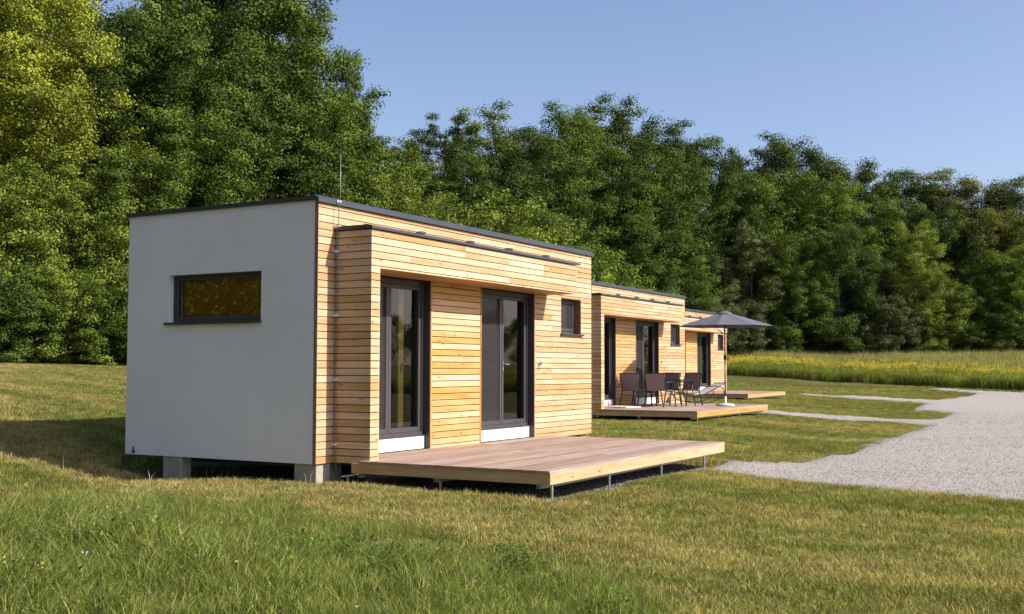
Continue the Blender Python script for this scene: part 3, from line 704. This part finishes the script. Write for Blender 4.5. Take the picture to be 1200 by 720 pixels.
def make_tree_meshes(seed, Ht=15., Rc=4., base=.12, nb=46, ns=13, nl=95, leaf=.17, flat_=.82, bough=1.5, shape='oval', trunk_r=.22, open_=0.):
    rng = np.random.default_rng(seed); zb = Ht*base
    def prof(q):
        if shape == 'oval': return math.sin(math.pi*min(1, (.10+.87*q))**.85)**.6
        if shape == 'tall': return (math.sin(math.pi*(.10+.84*q)))**.8
        if shape == 'dome': return math.sqrt(max(0, 1-(q*.97)**2.2))
        return (1-q)*.9+.12
    LC, LN, TN, BR = [], [], [], []
    lob = [(rng.random()*6.28, rng.random(), .75+.5*rng.random()) for _ in range(9)]
    for ib in range(nb):
        q = (ib+rng.random())/nb; q = q**.9; a = ib*2.399+rng.normal()*.35
        k_ = 1.
        for la, lz, ls in lob:      # uneven outline: whole sectors pushed out or held back
            k_ += (ls-1)*math.exp(-((((a-la+3.14) % 6.28)-3.14)/.8)**2-((q-lz)/.22)**2)
        Rr = Rc*prof(q)*k_*(.72+.34*rng.random()); zt = zb+(Ht-zb)*q
        tip = np.array([Rr*math.cos(a), Rr*math.sin(a), zt+rng.normal()*.25])
        z0 = max(Ht*.08, zt-(.55+.5*rng.random())*Rr-.3-1.2*q); st_ = np.array([0, 0, z0]); v = tip-st_; Lb = np.linalg.norm(v)
        mid_ = st_+v*.5+rng.normal(size=3)*.10*Lb*np.array([1, 1, .6]); BR.append((st_, mid_, tip)); bt = rng.random()
        ntw = max(4, int(ns*(.34+.165*Lb)))
        for it in range(ntw):
            t = .42+.60*(it+rng.random())/ntw; p0 = (1-t)**2*st_+2*t*(1-t)*mid_+t*t*tip
            d = unit(unit(v)*(.5+.5*t)+rng.normal(size=3)*.75+np.array([0, 0, .15])); lt = bough*(.15+.6*rng.random())*(1.1-.3*t)
            sr = bough*(.25+.30*rng.random()); m_ = int(nl*(sr/(bough*.36))**2*(.8+.4*rng.random())); tt = bt*.45+rng.random()*.55
            e_ = unit(rng.normal(size=(m_, 3))); rad = sr*(rng.random((m_, 1))**.4)*(1+.22*rng.random((m_, 1))**4)
            sq = np.array([1.15, 1.15, flat_]); p = p0+d*lt+e_*rad*sq+d*(rng.normal(size=(m_, 1))*.3*sr)
            p[:, 2] -= .12*(e_[:, 0]**2+e_[:, 1]**2)*sr
            LC.append(p); LN.append(unit(rng.normal(size=(m_, 3))*.24+e_*.95+np.array([0, 0, .35]))); TN.append(np.clip(tt+rng.normal(size=m_)*.07, 0, 1))
    C = np.concatenate(LC); N_ = np.concatenate(LN); T = np.concatenate(TN)
    l = leaf*(.7+.6*rng.random(len(C)))
    crown = quads_obj('crown', leaf_quads(rng, C, N_, l, l*.62), T, 'foliage')
    b = MB(); lean = rng.normal(size=2)*.35; top = Ht*.86
    def tp(z): f = z/top; return (lean[0]*f*f+.12*math.sin(z*.7+seed), lean[1]*f*f+.12*math.cos(z*.6+seed), z)
    zs = np.linspace(-1.2, top, 9); b.tube([tp(max(z, 0))[:2]+(z,) for z in zs], [trunk_r*(1.25 if z < .3 else 1)*(1-.85*max(0, z)/top) for z in zs], 8)
    for i in rng.permutation(len(BR))[:34]:
        a_, m_, c_ = BR[i]; z0 = min(a_[2], top*.95); r0 = trunk_r*(1-.8*z0/top)*.42
        b.tube([tp(z0), m_, c_], [r0, r0*.6, r0*.2], 5)
    return b.mesh('trunk', 'bark', True), crown, Ht
T_ = {}
T_['broad'] = make_tree_meshes(11, 15, 4.6, .04, 48, 8, 120, .15, shape='oval', bough=1.5, flat_=.55)
T_['oak'] = make_tree_meshes(23, 16, 4.5, .15, 42, 8, 130, .15, shape='dome', bough=1.6, flat_=.58)
T_['tall'] = make_tree_meshes(37, 17, 3.3, .07, 48, 7, 125, .145, shape='tall', bough=1.35, flat_=.55)
T_['open'] = make_tree_meshes(41, 16, 4.0, .28, 24, 7, 130, .15, shape='oval', bough=1.3, flat_=.55)
T_['maple'] = make_tree_meshes(53, 18, 5.0, .04, 64, 8, 120, .14, shape='oval', bough=1.5, flat_=.48)
T_['pine'] = make_tree_meshes(67, 16, 2.7, .42, 22, 7, 125, .12, shape='dome', bough=1.0, flat_=.45)
T_['shrub'] = make_tree_meshes(71, 5.2, 2.5, .0, 36, 8, 105, .105, shape='dome', bough=.9, trunk_r=.07, flat_=.5)
T_['hazel'] = make_tree_meshes(83, 6.5, 3.0, .0, 42, 8, 105, .11, shape='dome', bough=1.05, trunk_r=.08, flat_=.55)

COLS = {'dark green': (.062, .092, .020), 'deep green': (.078, .118, .022), 'green': (.105, .148, .025), 'fresh green': (.140, .190, .028), 'yellow green': (.225, .255, .034), 'olive green': (.145, .152, .032), 'blackish green': (.042, .062, .022), 'grey green': (.100, .122, .044), 'light green': (.165, .210, .034), 'reddish brown': (.16, .085, .045)}
def tree(kind, az, r, ztop, colr, label, cat='tree', group=None, widen=1., seed=0, low=0.):
    a = R(az); x, y = CAMX+r*math.sin(a), CAMY+r*math.cos(a); zb = ground(x, y)
    tm, cm, Ht = T_[kind]; h = max(2., ztop-zb+low); s = h/Ht
    nm = 'shrub' if cat == 'shrub' else ('pine_tree' if kind == 'pine' else 'leafy_tree')
    e = empty(nm, (x, y, zb-low), (0, 0, (az*7.3+seed*2.1) % 6.283), label, cat, group)
    sw = (s**.8)*widen if cat == 'tree' else s*widen; e.scale = (sw, sw, s)
    for n_, me in (('trunk', tm), ('crown', cm)):
        o = bpy.data.objects.new(n_, me); col.objects.link(o); o.parent = e
        if n_ == 'crown': c = COLS[colr]; o.color = (*[.93*q*(.92+.16*random.Random(az*3+r+seed).random()) for q in c], 1)
    return e
def px2az(px): return 60.012+math.degrees(math.atan((px-600)/1303.7))
def px_top(px, y, r):      # height of the sight line at a heading, used to set how tall each tree is
    c = math.cos(math.atan((px-600)/1303.7)); dx = r*c
    return CAMZ+(431-y)/1303.7*dx
SKY = [(-400, -160), (-100, -150), (60, -100), (110, -10), (150, 15), (190, -40), (330, -60), (385, -5), (410, 110), (440, 162), (500, 152), (520, 135), (560, 126), (600, 140), (625, 158), (650, 135), (690, 120), (740, 124), (790, 150), (830, 165), (870, 178), (920, 165), (970, 185), (1040, 205), (1100, 203), (1160, 217), (1200, 212), (1400, 225)]
def skyline(px):
    for (a, b), (c, d) in zip(SKY, SKY[1:]):
        if px <= c: return b+(d-b)*(px-a)/(c-a)
    return 225
def where(px):
    for lim, t_ in ((150, 'left of the white wall'), (375, 'behind the white wall'), (560, 'above the nearest cabin roof'), (700, 'past the nearest cabin'), (810, 'behind the middle cabin'), (905, 'behind the sunshade'), (1060, 'beyond the yellow flowers'), (1400, 'at the right edge')):
        if px <= lim: return t_
used = {}
def lab(text):
    used[text] = used.get(text, 0)+1; n = used[text]
    o = ['', ', second one', ', third one', ', fourth one', ', fifth one', ', sixth one', ', seventh one']
    return text+o[min(n-1, 6)]
rt_ = random.Random(3)
# back rows on the rising ground carry the skyline; (px, kind, colour, y of the top)
BACK = [(-60, 'broad', 'deep green', -60), (30, 'tall', 'green', -30), (95, 'oak', 'deep green', -25), (150, 'oak', 'dark green', 22), (205, 'tall', 'dark green', -40), (270, 'oak', 'deep green', -50),
        (392, 'tall', 'deep green', 118), (440, 'pine', 'blackish green', 160), (468, 'open', 'dark green', 158), (500, 'pine', 'blackish green', 150), (522, 'pine', 'blackish green', 133), (565, 'open', 'green', 122), (612, 'oak', 'dark green', 150),
        (660, 'oak', 'deep green', 128), (700, 'open', 'green', 116), (738, 'open', 'deep green', 120), (786, 'oak', 'dark green', 145), (828, 'oak', 'deep green', 162), (872, 'tall', 'dark green', 176), (918, 'oak', 'dark green', 160), (962, 'oak', 'dark green', 182),
        (1005, 'broad', 'deep green', 196), (1060, 'oak', 'dark green', 200), (1102, 'oak', 'olive green', 200), (1150, 'broad', 'olive green', 212), (1195, 'oak', 'grey green', 208), (1250, 'broad', 'olive green', 215), (1310, 'oak', 'olive green', 220)]
KIND = {'broad': 'broad', 'oak': 'rounded', 'tall': 'tall narrow', 'open': 'loose open-crowned', 'maple': 'large spreading', 'pine': 'pine-like', 'hazel': 'low', 'shrub': 'bushy'}
for px, k, c, yt in BACK:
    az = px2az(px); r = df(az)+11+rt_.random()*4
    tree(k, az, r, px_top(px, yt, r), c, lab(f'{KIND[k]} {c} tree on the skyline {where(px)}'), group='trees on the skyline', widen=1.15)
MIDR = [(402, 'open', 'deep green', 52), (893, 'open', 'reddish brown', 236), (-110, 'maple', 'yellow green', -90), (-20, 'tall', 'yellow green', -60), (48, 'maple', 'yellow green', -20), (125, 'oak', 'dark green', 60), (185, 'maple', 'deep green', 30), (285, 'maple', 'green', -75), (338, 'maple', 'deep green', -25), (250, 'broad', 'deep green', 20), (340, 'broad', 'green', 120),
        (428, 'broad', 'green', 172), (470, 'broad', 'fresh green', 185), (545, 'tall', 'deep green', 165), (590, 'broad', 'dark green', 180), (640, 'broad', 'deep green', 165), (690, 'maple', 'green', 155), (745, 'broad', 'deep green', 175), (795, 'maple', 'deep green', 190),
        (845, 'broad', 'deep green', 200), (885, 'oak', 'green', 205), (935, 'broad', 'green', 200), (985, 'maple', 'fresh green', 215), (1040, 'broad', 'green', 235), (1100, 'broad', 'deep green', 240), (1160, 'oak', 'olive green', 245), (1215, 'broad', 'olive green', 250), (1290, 'broad', 'green', 250)]
for px, k, c, yt in MIDR:
    az = px2az(px); r = df(az)+4.5+rt_.random()*2.5
    tree(k, az, r, px_top(px, yt, r), c, lab(f'{KIND[k]} {c} tree amid the wood {where(px)}'), group='trees in the middle of the wood', seed=2, widen=.55 if px == 402 else 1.)
FRONT = [(-80, 'hazel', 'green', 210), (0, 'hazel', 'light green', 205), (52, 'broad', 'fresh green', 185), (110, 'hazel', 'light green', 235), (150, 'broad', 'green', 175), (215, 'broad', 'green', 130), (300, 'broad', 'deep green', 110), (385, 'broad', 'green', 125), (455, 'broad', 'light green', 205),
         (640, 'oak', 'deep green', 250), (700, 'hazel', 'deep green', 300), (745, 'oak', 'deep green', 255), (795, 'oak', 'green', 270), (838, 'oak', 'grey green', 300), (880, 'tall', 'grey green', 260), (932, 'oak', 'green', 275), (985, 'oak', 'deep green', 262), (1025, 'broad', 'grey green', 300),
         (1075, 'maple', 'light green', 265), (1118, 'hazel', 'light green', 330), (1168, 'oak', 'fresh green', 295), (1215, 'broad', 'fresh green', 285), (1290, 'broad', 'green', 280)]
for px, k, c, yt in FRONT:
    az = px2az(px); r = df(az)+.5+rt_.random()*1.5
    tree(k, az, r, px_top(px, yt, r), c, lab(f'{KIND[k]} {c} tree at the wood edge {where(px)}'), group='trees at the edge of the wood', seed=5)
SH = [(-70, 'shrub', 'green', 330), (-15, 'shrub', 'deep green', 300), (35, 'shrub', 'green', 325), (80, 'shrub', 'fresh green', 310), (125, 'shrub', 'green', 320), (165, 'shrub', 'green', 300),
      (575, 'hazel', 'light green', 232), (632, 'hazel', 'light green', 262), (690, 'hazel', 'fresh green', 300), (735, 'shrub', 'fresh green', 322), (765, 'shrub', 'green', 350),
      (820, 'shrub', 'grey green', 345), (868, 'shrub', 'grey green', 350), (920, 'shrub', 'deep green', 378), (1000, 'shrub', 'dark green', 380), (1045, 'shrub', 'grey green', 350), (1090, 'shrub', 'light green', 358), (1130, 'shrub', 'deep green', 372), (1180, 'shrub', 'green', 362), (1230, 'shrub', 'green', 365)]
for px, k, c, yt in SH:
    az = px2az(px); r = df(az)-1.2+rt_.random()*1.0
    if 560 < px < 780: r -= 14
    tree(k, az, r, px_top(px, yt, r), c, lab(f'{c} {KIND[k]} shrub reaching the ground {where(px)}'), 'shrub', 'shrubs along the edge of the wood', seed=9, widen=1.1)
# ------------------------------------------------------------------ ground cover (scattered clumps, each object one mass)
def clump_arrays(rng, n, h0, h1, spread, w, lean=.5, tip=True, segs=2):
    """narrow blades; returns list of faces as vertex arrays"""
    vs = []; fs = []; tn = []
    for _ in range(n):
        a = rng.random()*6.283; r_ = spread*math.sqrt(rng.random()); bx, by = r_*math.cos(a), r_*math.sin(a)
        h = h0+(h1-h0)*rng.random(); la = rng.random()*6.283; l = h*lean*rng.random(); wa = rng.random()*3.1416; wx, wy = w*.5*math.cos(wa), w*.5*math.sin(wa)
        b = len(vs)
        vs += [(bx-wx, by-wy, -.01), (bx+wx, by+wy, -.01), (bx+l*.35*math.cos(la)+wx*.8, by+l*.35*math.sin(la)+wy*.8, h*.6), (bx+l*.35*math.cos(la)-wx*.8, by+l*.35*math.sin(la)-wy*.8, h*.6), (bx+l*math.cos(la), by+l*math.sin(la), h*(1-.25*lean*rng.random()))]
        fs += [((b, b+1, b+2, b+3), 0), ((b+3, b+2, b+4), 0)]; tn += [rng.random()]*5
    return vs, fs, tn
def leaf_plant(rng, n, h0, h1, spread, ls, mi=1):
    vs = []; fs = []; tn = []
    for _ in range(n):
        a = rng.random()*6.283; r_ = spread*math.sqrt(rng.random()); c = Vector((r_*math.cos(a), r_*math.sin(a), h0+(h1-h0)*rng.random()))
        d = Vector((rng.normal(), rng.normal(), rng.normal()*.5+.3)).normalized(); s = d.cross(Vector((0, 0, 1))).normalized(); l = ls*(.6+.8*rng.random()); b = len(vs)
        vs += [tuple(c), tuple(c+d*l*.5+s*l*.2), tuple(c+d*l-Vector((0, 0, l*.15))), tuple(c+d*l*.5-s*l*.2)]; fs += [((b, b+1, b+2, b+3), mi)]; tn += [rng.random()]*4
    return vs, fs, tn
def blob(rng, n, c, sp, s, mi):
    vs = []; fs = []; tn = []
    for _ in range(n):
        p = Vector(c)+Vector((rng.normal()*sp[0], rng.normal()*sp[0], rng.normal()*sp[1])); b = len(vs); a = Vector(rng.normal(size=3)).normalized()*s; q = Vector(rng.normal(size=3)).normalized()*s
        vs += [tuple(p), tuple(p+a), tuple(p+q)]; fs += [((b, b+1, b+2), mi)]; tn += [rng.random()]*3
    return vs, fs, tn
def merge(parts):
    V, F_, T = [], [], []
    for v, f, t in parts:
        b = len(V); V += v; F_ += [(tuple(i+b for i in q), m) for q, m in f]; T += t
    return V, F_, T
def scatter(name, clumps, pts, rot, scl, idx, mats, label):
    V, F_, cid, T = [], [], [], []
    for k, (v, f, t) in enumerate(clumps):
        b = len(V); V += v; F_ += [(tuple(i+b for i in q), m) for q, m in f]; cid += [k]*len(v); T += t
    nv = len(V); me = bpy.data.meshes.new(name); me.from_pydata(V+[tuple(p) for p in pts], [], [f for f, m in F_])
    me.polygons.foreach_set('material_index', [m for f, m in F_])
    for m in mats: me.materials.append(MAT[m])
    n = len(pts)
    def att(nm, typ, a, b):
        x = me.attributes.new(nm, typ, 'POINT'); x.data.foreach_set('value', np.concatenate([a, b]).astype(np.int32 if typ == 'INT' else np.float32))
    att('cid', 'INT', np.array(cid), -np.ones(n)); att('tone', 'FLOAT', np.array(T), np.zeros(n)); att('rot', 'FLOAT', np.zeros(nv), rot); att('scl', 'FLOAT', np.zeros(nv), scl); att('idx', 'INT', np.zeros(nv), idx)
    o = bpy.data.objects.new(name, me); col.objects.link(o); tag(o, label, name.replace('_', ' '), kind='stuff')
    ng = bpy.data.node_groups.new(name+'_scatter', 'GeometryNodeTree')
    ng.interface.new_socket('Geometry', in_out='INPUT', socket_type='NodeSocketGeometry'); ng.interface.new_socket('Geometry', in_out='OUTPUT', socket_type='NodeSocketGeometry')
    N = ng.nodes; Lk = ng.links.new
    gi = N.new('NodeGroupInput'); gout = N.new('NodeGroupOutput')
    def attr(nm, typ):
        a = N.new('GeometryNodeInputNamedAttribute'); a.data_type = typ; a.inputs[0].default_value = nm; return a.outputs[0]
    c_ = attr('cid', 'INT')
    cmp = N.new('FunctionNodeCompare'); cmp.data_type = 'INT'; cmp.operation = 'LESS_THAN'; Lk(c_, cmp.inputs[2]); cmp.inputs[3].default_value = 0
    sep = N.new('GeometryNodeSeparateGeometry'); sep.domain = 'POINT'; Lk(gi.outputs[0], sep.inputs[0]); Lk(cmp.outputs[0], sep.inputs[1])
    sp = N.new('GeometryNodeSplitToInstances'); sp.domain = 'POINT'; Lk(sep.outputs[1], sp.inputs[0]); Lk(c_, sp.inputs['Group ID'])
    ip = N.new('GeometryNodeInstanceOnPoints'); Lk(sep.outputs[0], ip.inputs['Points']); Lk(sp.outputs[0], ip.inputs['Instance']); ip.inputs['Pick Instance'].default_value = True
    Lk(attr('idx', 'INT'), ip.inputs['Instance Index'])
    cx = N.new('ShaderNodeCombineXYZ'); Lk(attr('rot', 'FLOAT'), cx.inputs[2]); Lk(cx.outputs[0], ip.inputs['Rotation']); Lk(attr('scl', 'FLOAT'), ip.inputs['Scale'])
    Lk(ip.outputs[0], gout.inputs[0])
    md = o.modifiers.new('scatter', 'NODES'); md.node_group = ng
    return o
rng = np.random.default_rng(9)
def wedge(n, r0, r1, a0, a1, power=1.):
    """points in a sector, denser near its apex by power"""
    u = rng.random(n); r_ = (r0**(2-power)+(r1**(2-power)-r0**(2-power))*u)**(1/(2-power)); a = np.radians(a0+(a1-a0)*rng.random(n))
    return np.stack([CAMX+r_*np.sin(a), CAMY+r_*np.cos(a)], 1), r_
def footprint(P_):
    bad = np.zeros(len(P_), bool)
    for (ox, oy, rz, near) in ((0, 0, 0, 1), (13.306, 3.402, R(.446), 0), (26.14, 6.447, R(1.589), 0)):
        x = (P_[:, 0]-ox)*math.cos(rz)+(P_[:, 1]-oy)*math.sin(rz); y = -(P_[:, 0]-ox)*math.sin(rz)+(P_[:, 1]-oy)*math.cos(rz)
        bad |= (x > -.08) & (x < 7.3) & (y > -.12) & (y < 3.3); bad |= (x > .28) & (x < 5.52) & (y > -2.86) & (y < .1)
    return bad
def gz(P_): return np.array([ground(x, y) for x, y in P_])
lawn_cl = [merge([clump_arrays(rng, 58, .012, .040+.010*k, .10, .0046, 1.2)]) for k in range(6)]
def u_of(P_): return P_[:, 0]-.33*P_[:, 1]+.25*np.sin(P_[:, 1]*1.3)+.12*np.sin(P_[:, 1]*3.1+1)
Pn, rn = wedge(230000, 6.2, 58, 30, 94, 1.2)
bare = np.sin(Pn[:, 0]*4.3+2*np.sin(Pn[:, 1]*2.9))*np.sin(Pn[:, 1]*5.1+1.5*np.sin(Pn[:, 0]*3.7))*.5+.5*np.sin(Pn[:, 0]*1.9-Pn[:, 1]*2.3)
k = ~footprint(Pn) & ~inside(Pn, GR) & (u_of(Pn)+1.0*np.maximum(0, Pn[:, 1]+.3) > -3.8) & ((rng.random(len(Pn)) < .78+.5*bare) | (rn > 24))
Pn, rn = Pn[k], rn[k]
ed_ = ragged(densify([tuple(p) for p in GR], .03), .0, 1.); ed_ = np.array([p for p in ed_ if math.hypot(p[0]-CAMX, p[1]-CAMY) < 34]); ed_ = np.repeat(ed_, 2, 0)+rng.normal(size=(2*len(ed_), 2))*.05
ed_ = ed_[~footprint(ed_)]; Pn = np.vstack([Pn, ed_]); rn = np.hypot(Pn[:, 0]-CAMX, Pn[:, 1]-CAMY)
scatter('lawn_grass', lawn_cl, np.column_stack([Pn, gz(Pn)]), rng.random(len(Pn))*6.28, (.8+.5*rng.random(len(Pn)))*np.interp(rn, [6, 10, 16, 28, 60], [.9, 1.0, .95, .72, .8]), rng.integers(0, 6, len(Pn)), ['lawn'], 'short mown grass, part green and part straw coloured, around the cabins')
# taller meadow at the lower left
weed_cl = [merge([clump_arrays(rng, 74, .04, .12+.03*k, .11, .0040, .95), leaf_plant(rng, 10+5*k, .02, .10, .10, .016)]) for k in range(5)]
for k in range(2): weed_cl.append(merge([clump_arrays(rng, 20, .08, .2, .06, .005, .6), leaf_plant(rng, 70, .03, .20, .09, .03)]))
weed_cl.append(merge([clump_arrays(rng, 14, .08, .20, .1, .005, .6), blob(rng, 9, (0, 0, .2), (.012, .004), .006, 2)]))
weed_cl.append(merge([clump_arrays(rng, 14, .08, .20, .1, .005, .6), blob(rng, 8, (.03, 0, .18), (.008, .004), .006, 3)]))
weed_cl.append(merge([clump_arrays(rng, 14, .08, .20, .1, .005, .6), blob(rng, 8, (.03, 0, .18), (.006, .005), .007, 4)]))
Pw, rw = wedge(60000, 5.8, 24, 24, 80, 1.3); uu = u_of(Pw); edge = np.clip((-uu-1.25-1.0*np.maximum(0, Pw[:, 1]+.3)+.35*np.sin(Pw[:, 1]*1.7)*np.sin(Pw[:, 0]*2.2))/3.0, 0, 1)
k = (rng.random(len(Pw)) < edge**.7) & ~footprint(Pw); Pw, rw, edge = Pw[k], rw[k], edge[k]
ii = rng.choice(10, len(Pw), p=[.21, .22, .19, .18, .155, .012, .012, .006, .012, .003])
scatter('meadow_weeds', weed_cl, np.column_stack([Pw, gz(Pw)]), rng.random(len(Pw))*6.28, (.55+.75*rng.random(len(Pw)))*(.45+.75*edge)*(1.05+.35*np.sin(Pw[:, 0]*3.3+1.5*np.sin(Pw[:, 1]*2.1))*np.sin(Pw[:, 1]*2.7-Pw[:, 0])), ii, ['weed', 'weed_leaf', 'petal', 'yellow', 'pink'], 'taller green meadow grass and small wild flowers in the lower left foreground')
# leafy dark plants at the bottom edge
big = [merge([clump_arrays(rng, 20, .08, .24, .1, .006, .7), leaf_plant(rng, 110, .04, .24, .14, .042)]) for k in range(3)]
bp_ = []
for cx_, cy_, n in ((-4.1, -3.9, 14), (-3.7, -4.7, 9), (-4.6, -2.9, 4)):
    for _ in range(n): bp_.append((cx_+rng.normal()*.30, cy_+rng.normal()*.30))
bp_ = np.array(bp_)
scatter('dock_plants', big, np.column_stack([bp_, gz(bp_)]), rng.random(len(bp_))*6.28, .55+.4*rng.random(len(bp_)), rng.integers(0, 3, len(bp_)), ['weed_leaf', 'weed_leaf'], 'dark broad-leaved weeds at the bottom edge of the meadow')
# yellow flowering field beyond the drive
gold = []
for k in range(4):
    pr_ = [clump_arrays(rng, 26, .30, .62, .22, .013, .5), leaf_plant(rng, 60, .08, .55, .2, .07, 0)]
    for _ in range(5 if k < 3 else 0): pr_.append(blob(rng, 14, (rng.normal()*.14, rng.normal()*.14, .62+.08*rng.random()), (.035, .045), .032, 1))
    gold.append(merge(pr_))
FIELD = np.array([(53.0, 18.2), (51.0, 12.55), (49.5, 9.9), (48.35, 5.1), (46.9, .95), (45.2, -1.0), (44.1, -3.3), (42.6, -6.7), (38.5, -14), (33, -26), (64, -26), (70, -6), (66, 6), (63.2, 16.5), (58, 22), (55, 22)])
Pf = np.column_stack([33+38*rng.random(60000), -26+48*rng.random(60000)]); Pf = Pf[inside(Pf, FIELD)]
rr_ = np.hypot(Pf[:, 0]-CAMX, Pf[:, 1]-CAMY); patch = .5+.5*np.sin(Pf[:, 0]*.55+Pf[:, 1]*.31)*np.sin(Pf[:, 1]*.47-Pf[:, 0]*.2+1)
azf = np.degrees(np.arctan2(Pf[:, 0]-CAMX, Pf[:, 1]-CAMY))
r0f = np.interp(azf, [69, 72, 78, 84.7, 95], [68, 67.2, 63.3, 57.6, 55]); kk = rr_ < r0f+2.3+1.4*patch; Pf, rr_, patch, azf, r0f = Pf[kk], rr_[kk], patch[kk], azf[kk], r0f[kk]
pfl = np.clip(1.1-(azf-72)*.03, .45, 1)*np.clip(np.exp(-((rr_-r0f)/1.7)**2), .03, 1)*(.2+.55*patch)*(.6+.4*np.sin(Pf[:, 0]*2.3+Pf[:, 1]*3.1))
ii = np.where(rng.random(len(Pf)) < pfl, rng.integers(0, 3, len(Pf)), 3)
scatter('goldenrod_field', gold, np.column_stack([Pf, gz(Pf)-.03]), rng.random(len(Pf))*6.28, (.75+.5*rng.random(len(Pf)))*1.0, ii, ['field', 'yellow'], 'field of tall green grass with yellow goldenrod flowers beyond the drive')
# rank grass along the foot of the wood
rank = [merge([clump_arrays(rng, 30, .4, 1.15, .3, .018, .45), leaf_plant(rng, 60, .1, .8, .28, .10, 1)]) for k in range(3)]
n = 16000; a_ = rng.uniform(60, 96, n); lo_ = np.minimum(np.interp(a_, [60, 66, 72, 78, 84.7, 96], [58, 66, 69.3, 66, 60.3, 58]), np.array([df(a) for a in a_])-2); hi_ = np.array([df(a) for a in a_])-1.0; rad = lo_+(hi_-lo_)*rng.random(n); Pr = np.column_stack([CAMX+rad*np.sin(np.radians(a_)), CAMY+rad*np.cos(np.radians(a_))])
k = ~footprint(Pr); Pr = Pr[k]; ar = a_[k]
sc_r = (.5+.6*rng.random(len(Pr)))*np.where(ar < 58, .38, .95)
scatter('rank_grass', rank, np.column_stack([Pr, gz(Pr)]), rng.random(len(Pr))*6.28, sc_r, rng.integers(0, 3, len(Pr)), ['straw', 'field'], 'rank dry grass and weeds along the foot of the wood')
# dry stalks in front of the end wall and under its edge
st = [merge([clump_arrays(rng, 2, .14, .30, .03, .006, .5)]) for k in range(3)]
Ps = np.column_stack([rng.uniform(-1.6, .0, 16), rng.uniform(-.2, 3.6, 16)])
scatter('dry_stalks', st, np.column_stack([Ps, gz(Ps)]), rng.random(16)*6.28, .7+.6*rng.random(16), rng.integers(0, 3, 16), ['straw'], 'few dry grass stalks standing before the white end wall')
# loose stones on the drive and in the bed under the cabin
def stone(rng, s):
    vs = []; 
    for (x, y, z) in ((1, 0, 0), (-1, 0, 0), (0, 1, 0), (0, -1, 0), (0, 0, 1), (0, 0, -.6)): q = s*(.7+.6*rng.random()); vs.append((x*q, y*q, z*q*.7))
    fs = [((0, 2, 4), 0), ((2, 1, 4), 0), ((1, 3, 4), 0), ((3, 0, 4), 0), ((2, 0, 5), 0), ((1, 2, 5), 0), ((3, 1, 5), 0), ((0, 3, 5), 0)]
    return vs, fs, [rng.random()]*6
sts = [merge([tuple_ for tuple_ in [stone(rng, .009)]]) for k in range(5)]
Pg, rg = wedge(60000, 13, 34, 60, 92, 1.6); Pg = Pg[inside(Pg, GR)]
scatter('gravel_stones', sts, np.column_stack([Pg, gz(Pg)+.052]), rng.random(len(Pg))*6.28, .5+1.1*rng.random(len(Pg))**2, rng.integers(0, 5, len(Pg)), ['gravel'], 'loose pale stones lying on the gravel drive')
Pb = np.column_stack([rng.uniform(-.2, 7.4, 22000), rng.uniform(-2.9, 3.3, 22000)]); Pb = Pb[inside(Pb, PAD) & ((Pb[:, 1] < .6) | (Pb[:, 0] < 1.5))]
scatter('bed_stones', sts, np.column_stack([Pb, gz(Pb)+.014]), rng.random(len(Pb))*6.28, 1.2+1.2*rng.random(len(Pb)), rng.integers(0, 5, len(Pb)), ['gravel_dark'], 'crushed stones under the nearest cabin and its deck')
# the wood goes on outside the picture, where the panes mirror it
def wood_clump(seed, nn=70, ls=1.):
    r_ = np.random.default_rng(seed); vs = []; fs = []; tn = []
    for _ in range(70):
        q = r_.random(); a = r_.random()*6.283; R_ = 4.2*math.sin(math.pi*(.12+.85*q))**.6*(.6+.4*r_.random()); c = np.array([R_*math.cos(a), R_*math.sin(a), 1+13*q]); bt = r_.random()
        p = c+unit(r_.normal(size=(nn, 3)))*1.5*r_.random((nn, 1))**.4
        Q = leaf_quads(r_, p, unit(r_.normal(size=(nn, 3))+np.array([0, 0, .6])), ls*(.3+.25*r_.random(nn)), ls*(.2+.15*r_.random(nn)))
        for w_ in Q: b = len(vs); vs += [tuple(v_) for v_ in w_]; fs.append(((b, b+1, b+2, b+3), 0)); tn += [bt]*4
    return vs, fs, tn
WP = []
for i in range(26):
    az = 14-i*4.2; r = df(az)+(i % 3)*5+rng.random()*3; WP.append((CAMX+r*math.sin(R(az)), CAMY+r*math.cos(R(az)), 1.0+.2*rng.random()))
for i in range(44):
    az = 94+i*1.9; r = df(az)+(i % 3)*6+rng.random()*3; WP.append((CAMX+r*math.sin(R(az)), CAMY+r*math.cos(R(az)), .36+.2*rng.random()))
WP = np.array(WP)
MAT['wood_mass'] = blade_mat('far_wood_leaves', (.055, .085, .018), (.13, .17, .028), False)
scatter('distant_wood', [wood_clump(90), wood_clump(91), wood_clump(92, 420, .42), wood_clump(93, 420, .42)], np.column_stack([WP[:, :2], gz(WP[:, :2])]), rng.random(len(WP))*6.28, WP[:, 2], np.where(np.arange(len(WP)) < 26, 2+np.arange(len(WP)) % 2, np.arange(len(WP)) % 2), ['wood_mass'], 'far-off wood closing the meadow beyond both sides of the photo')
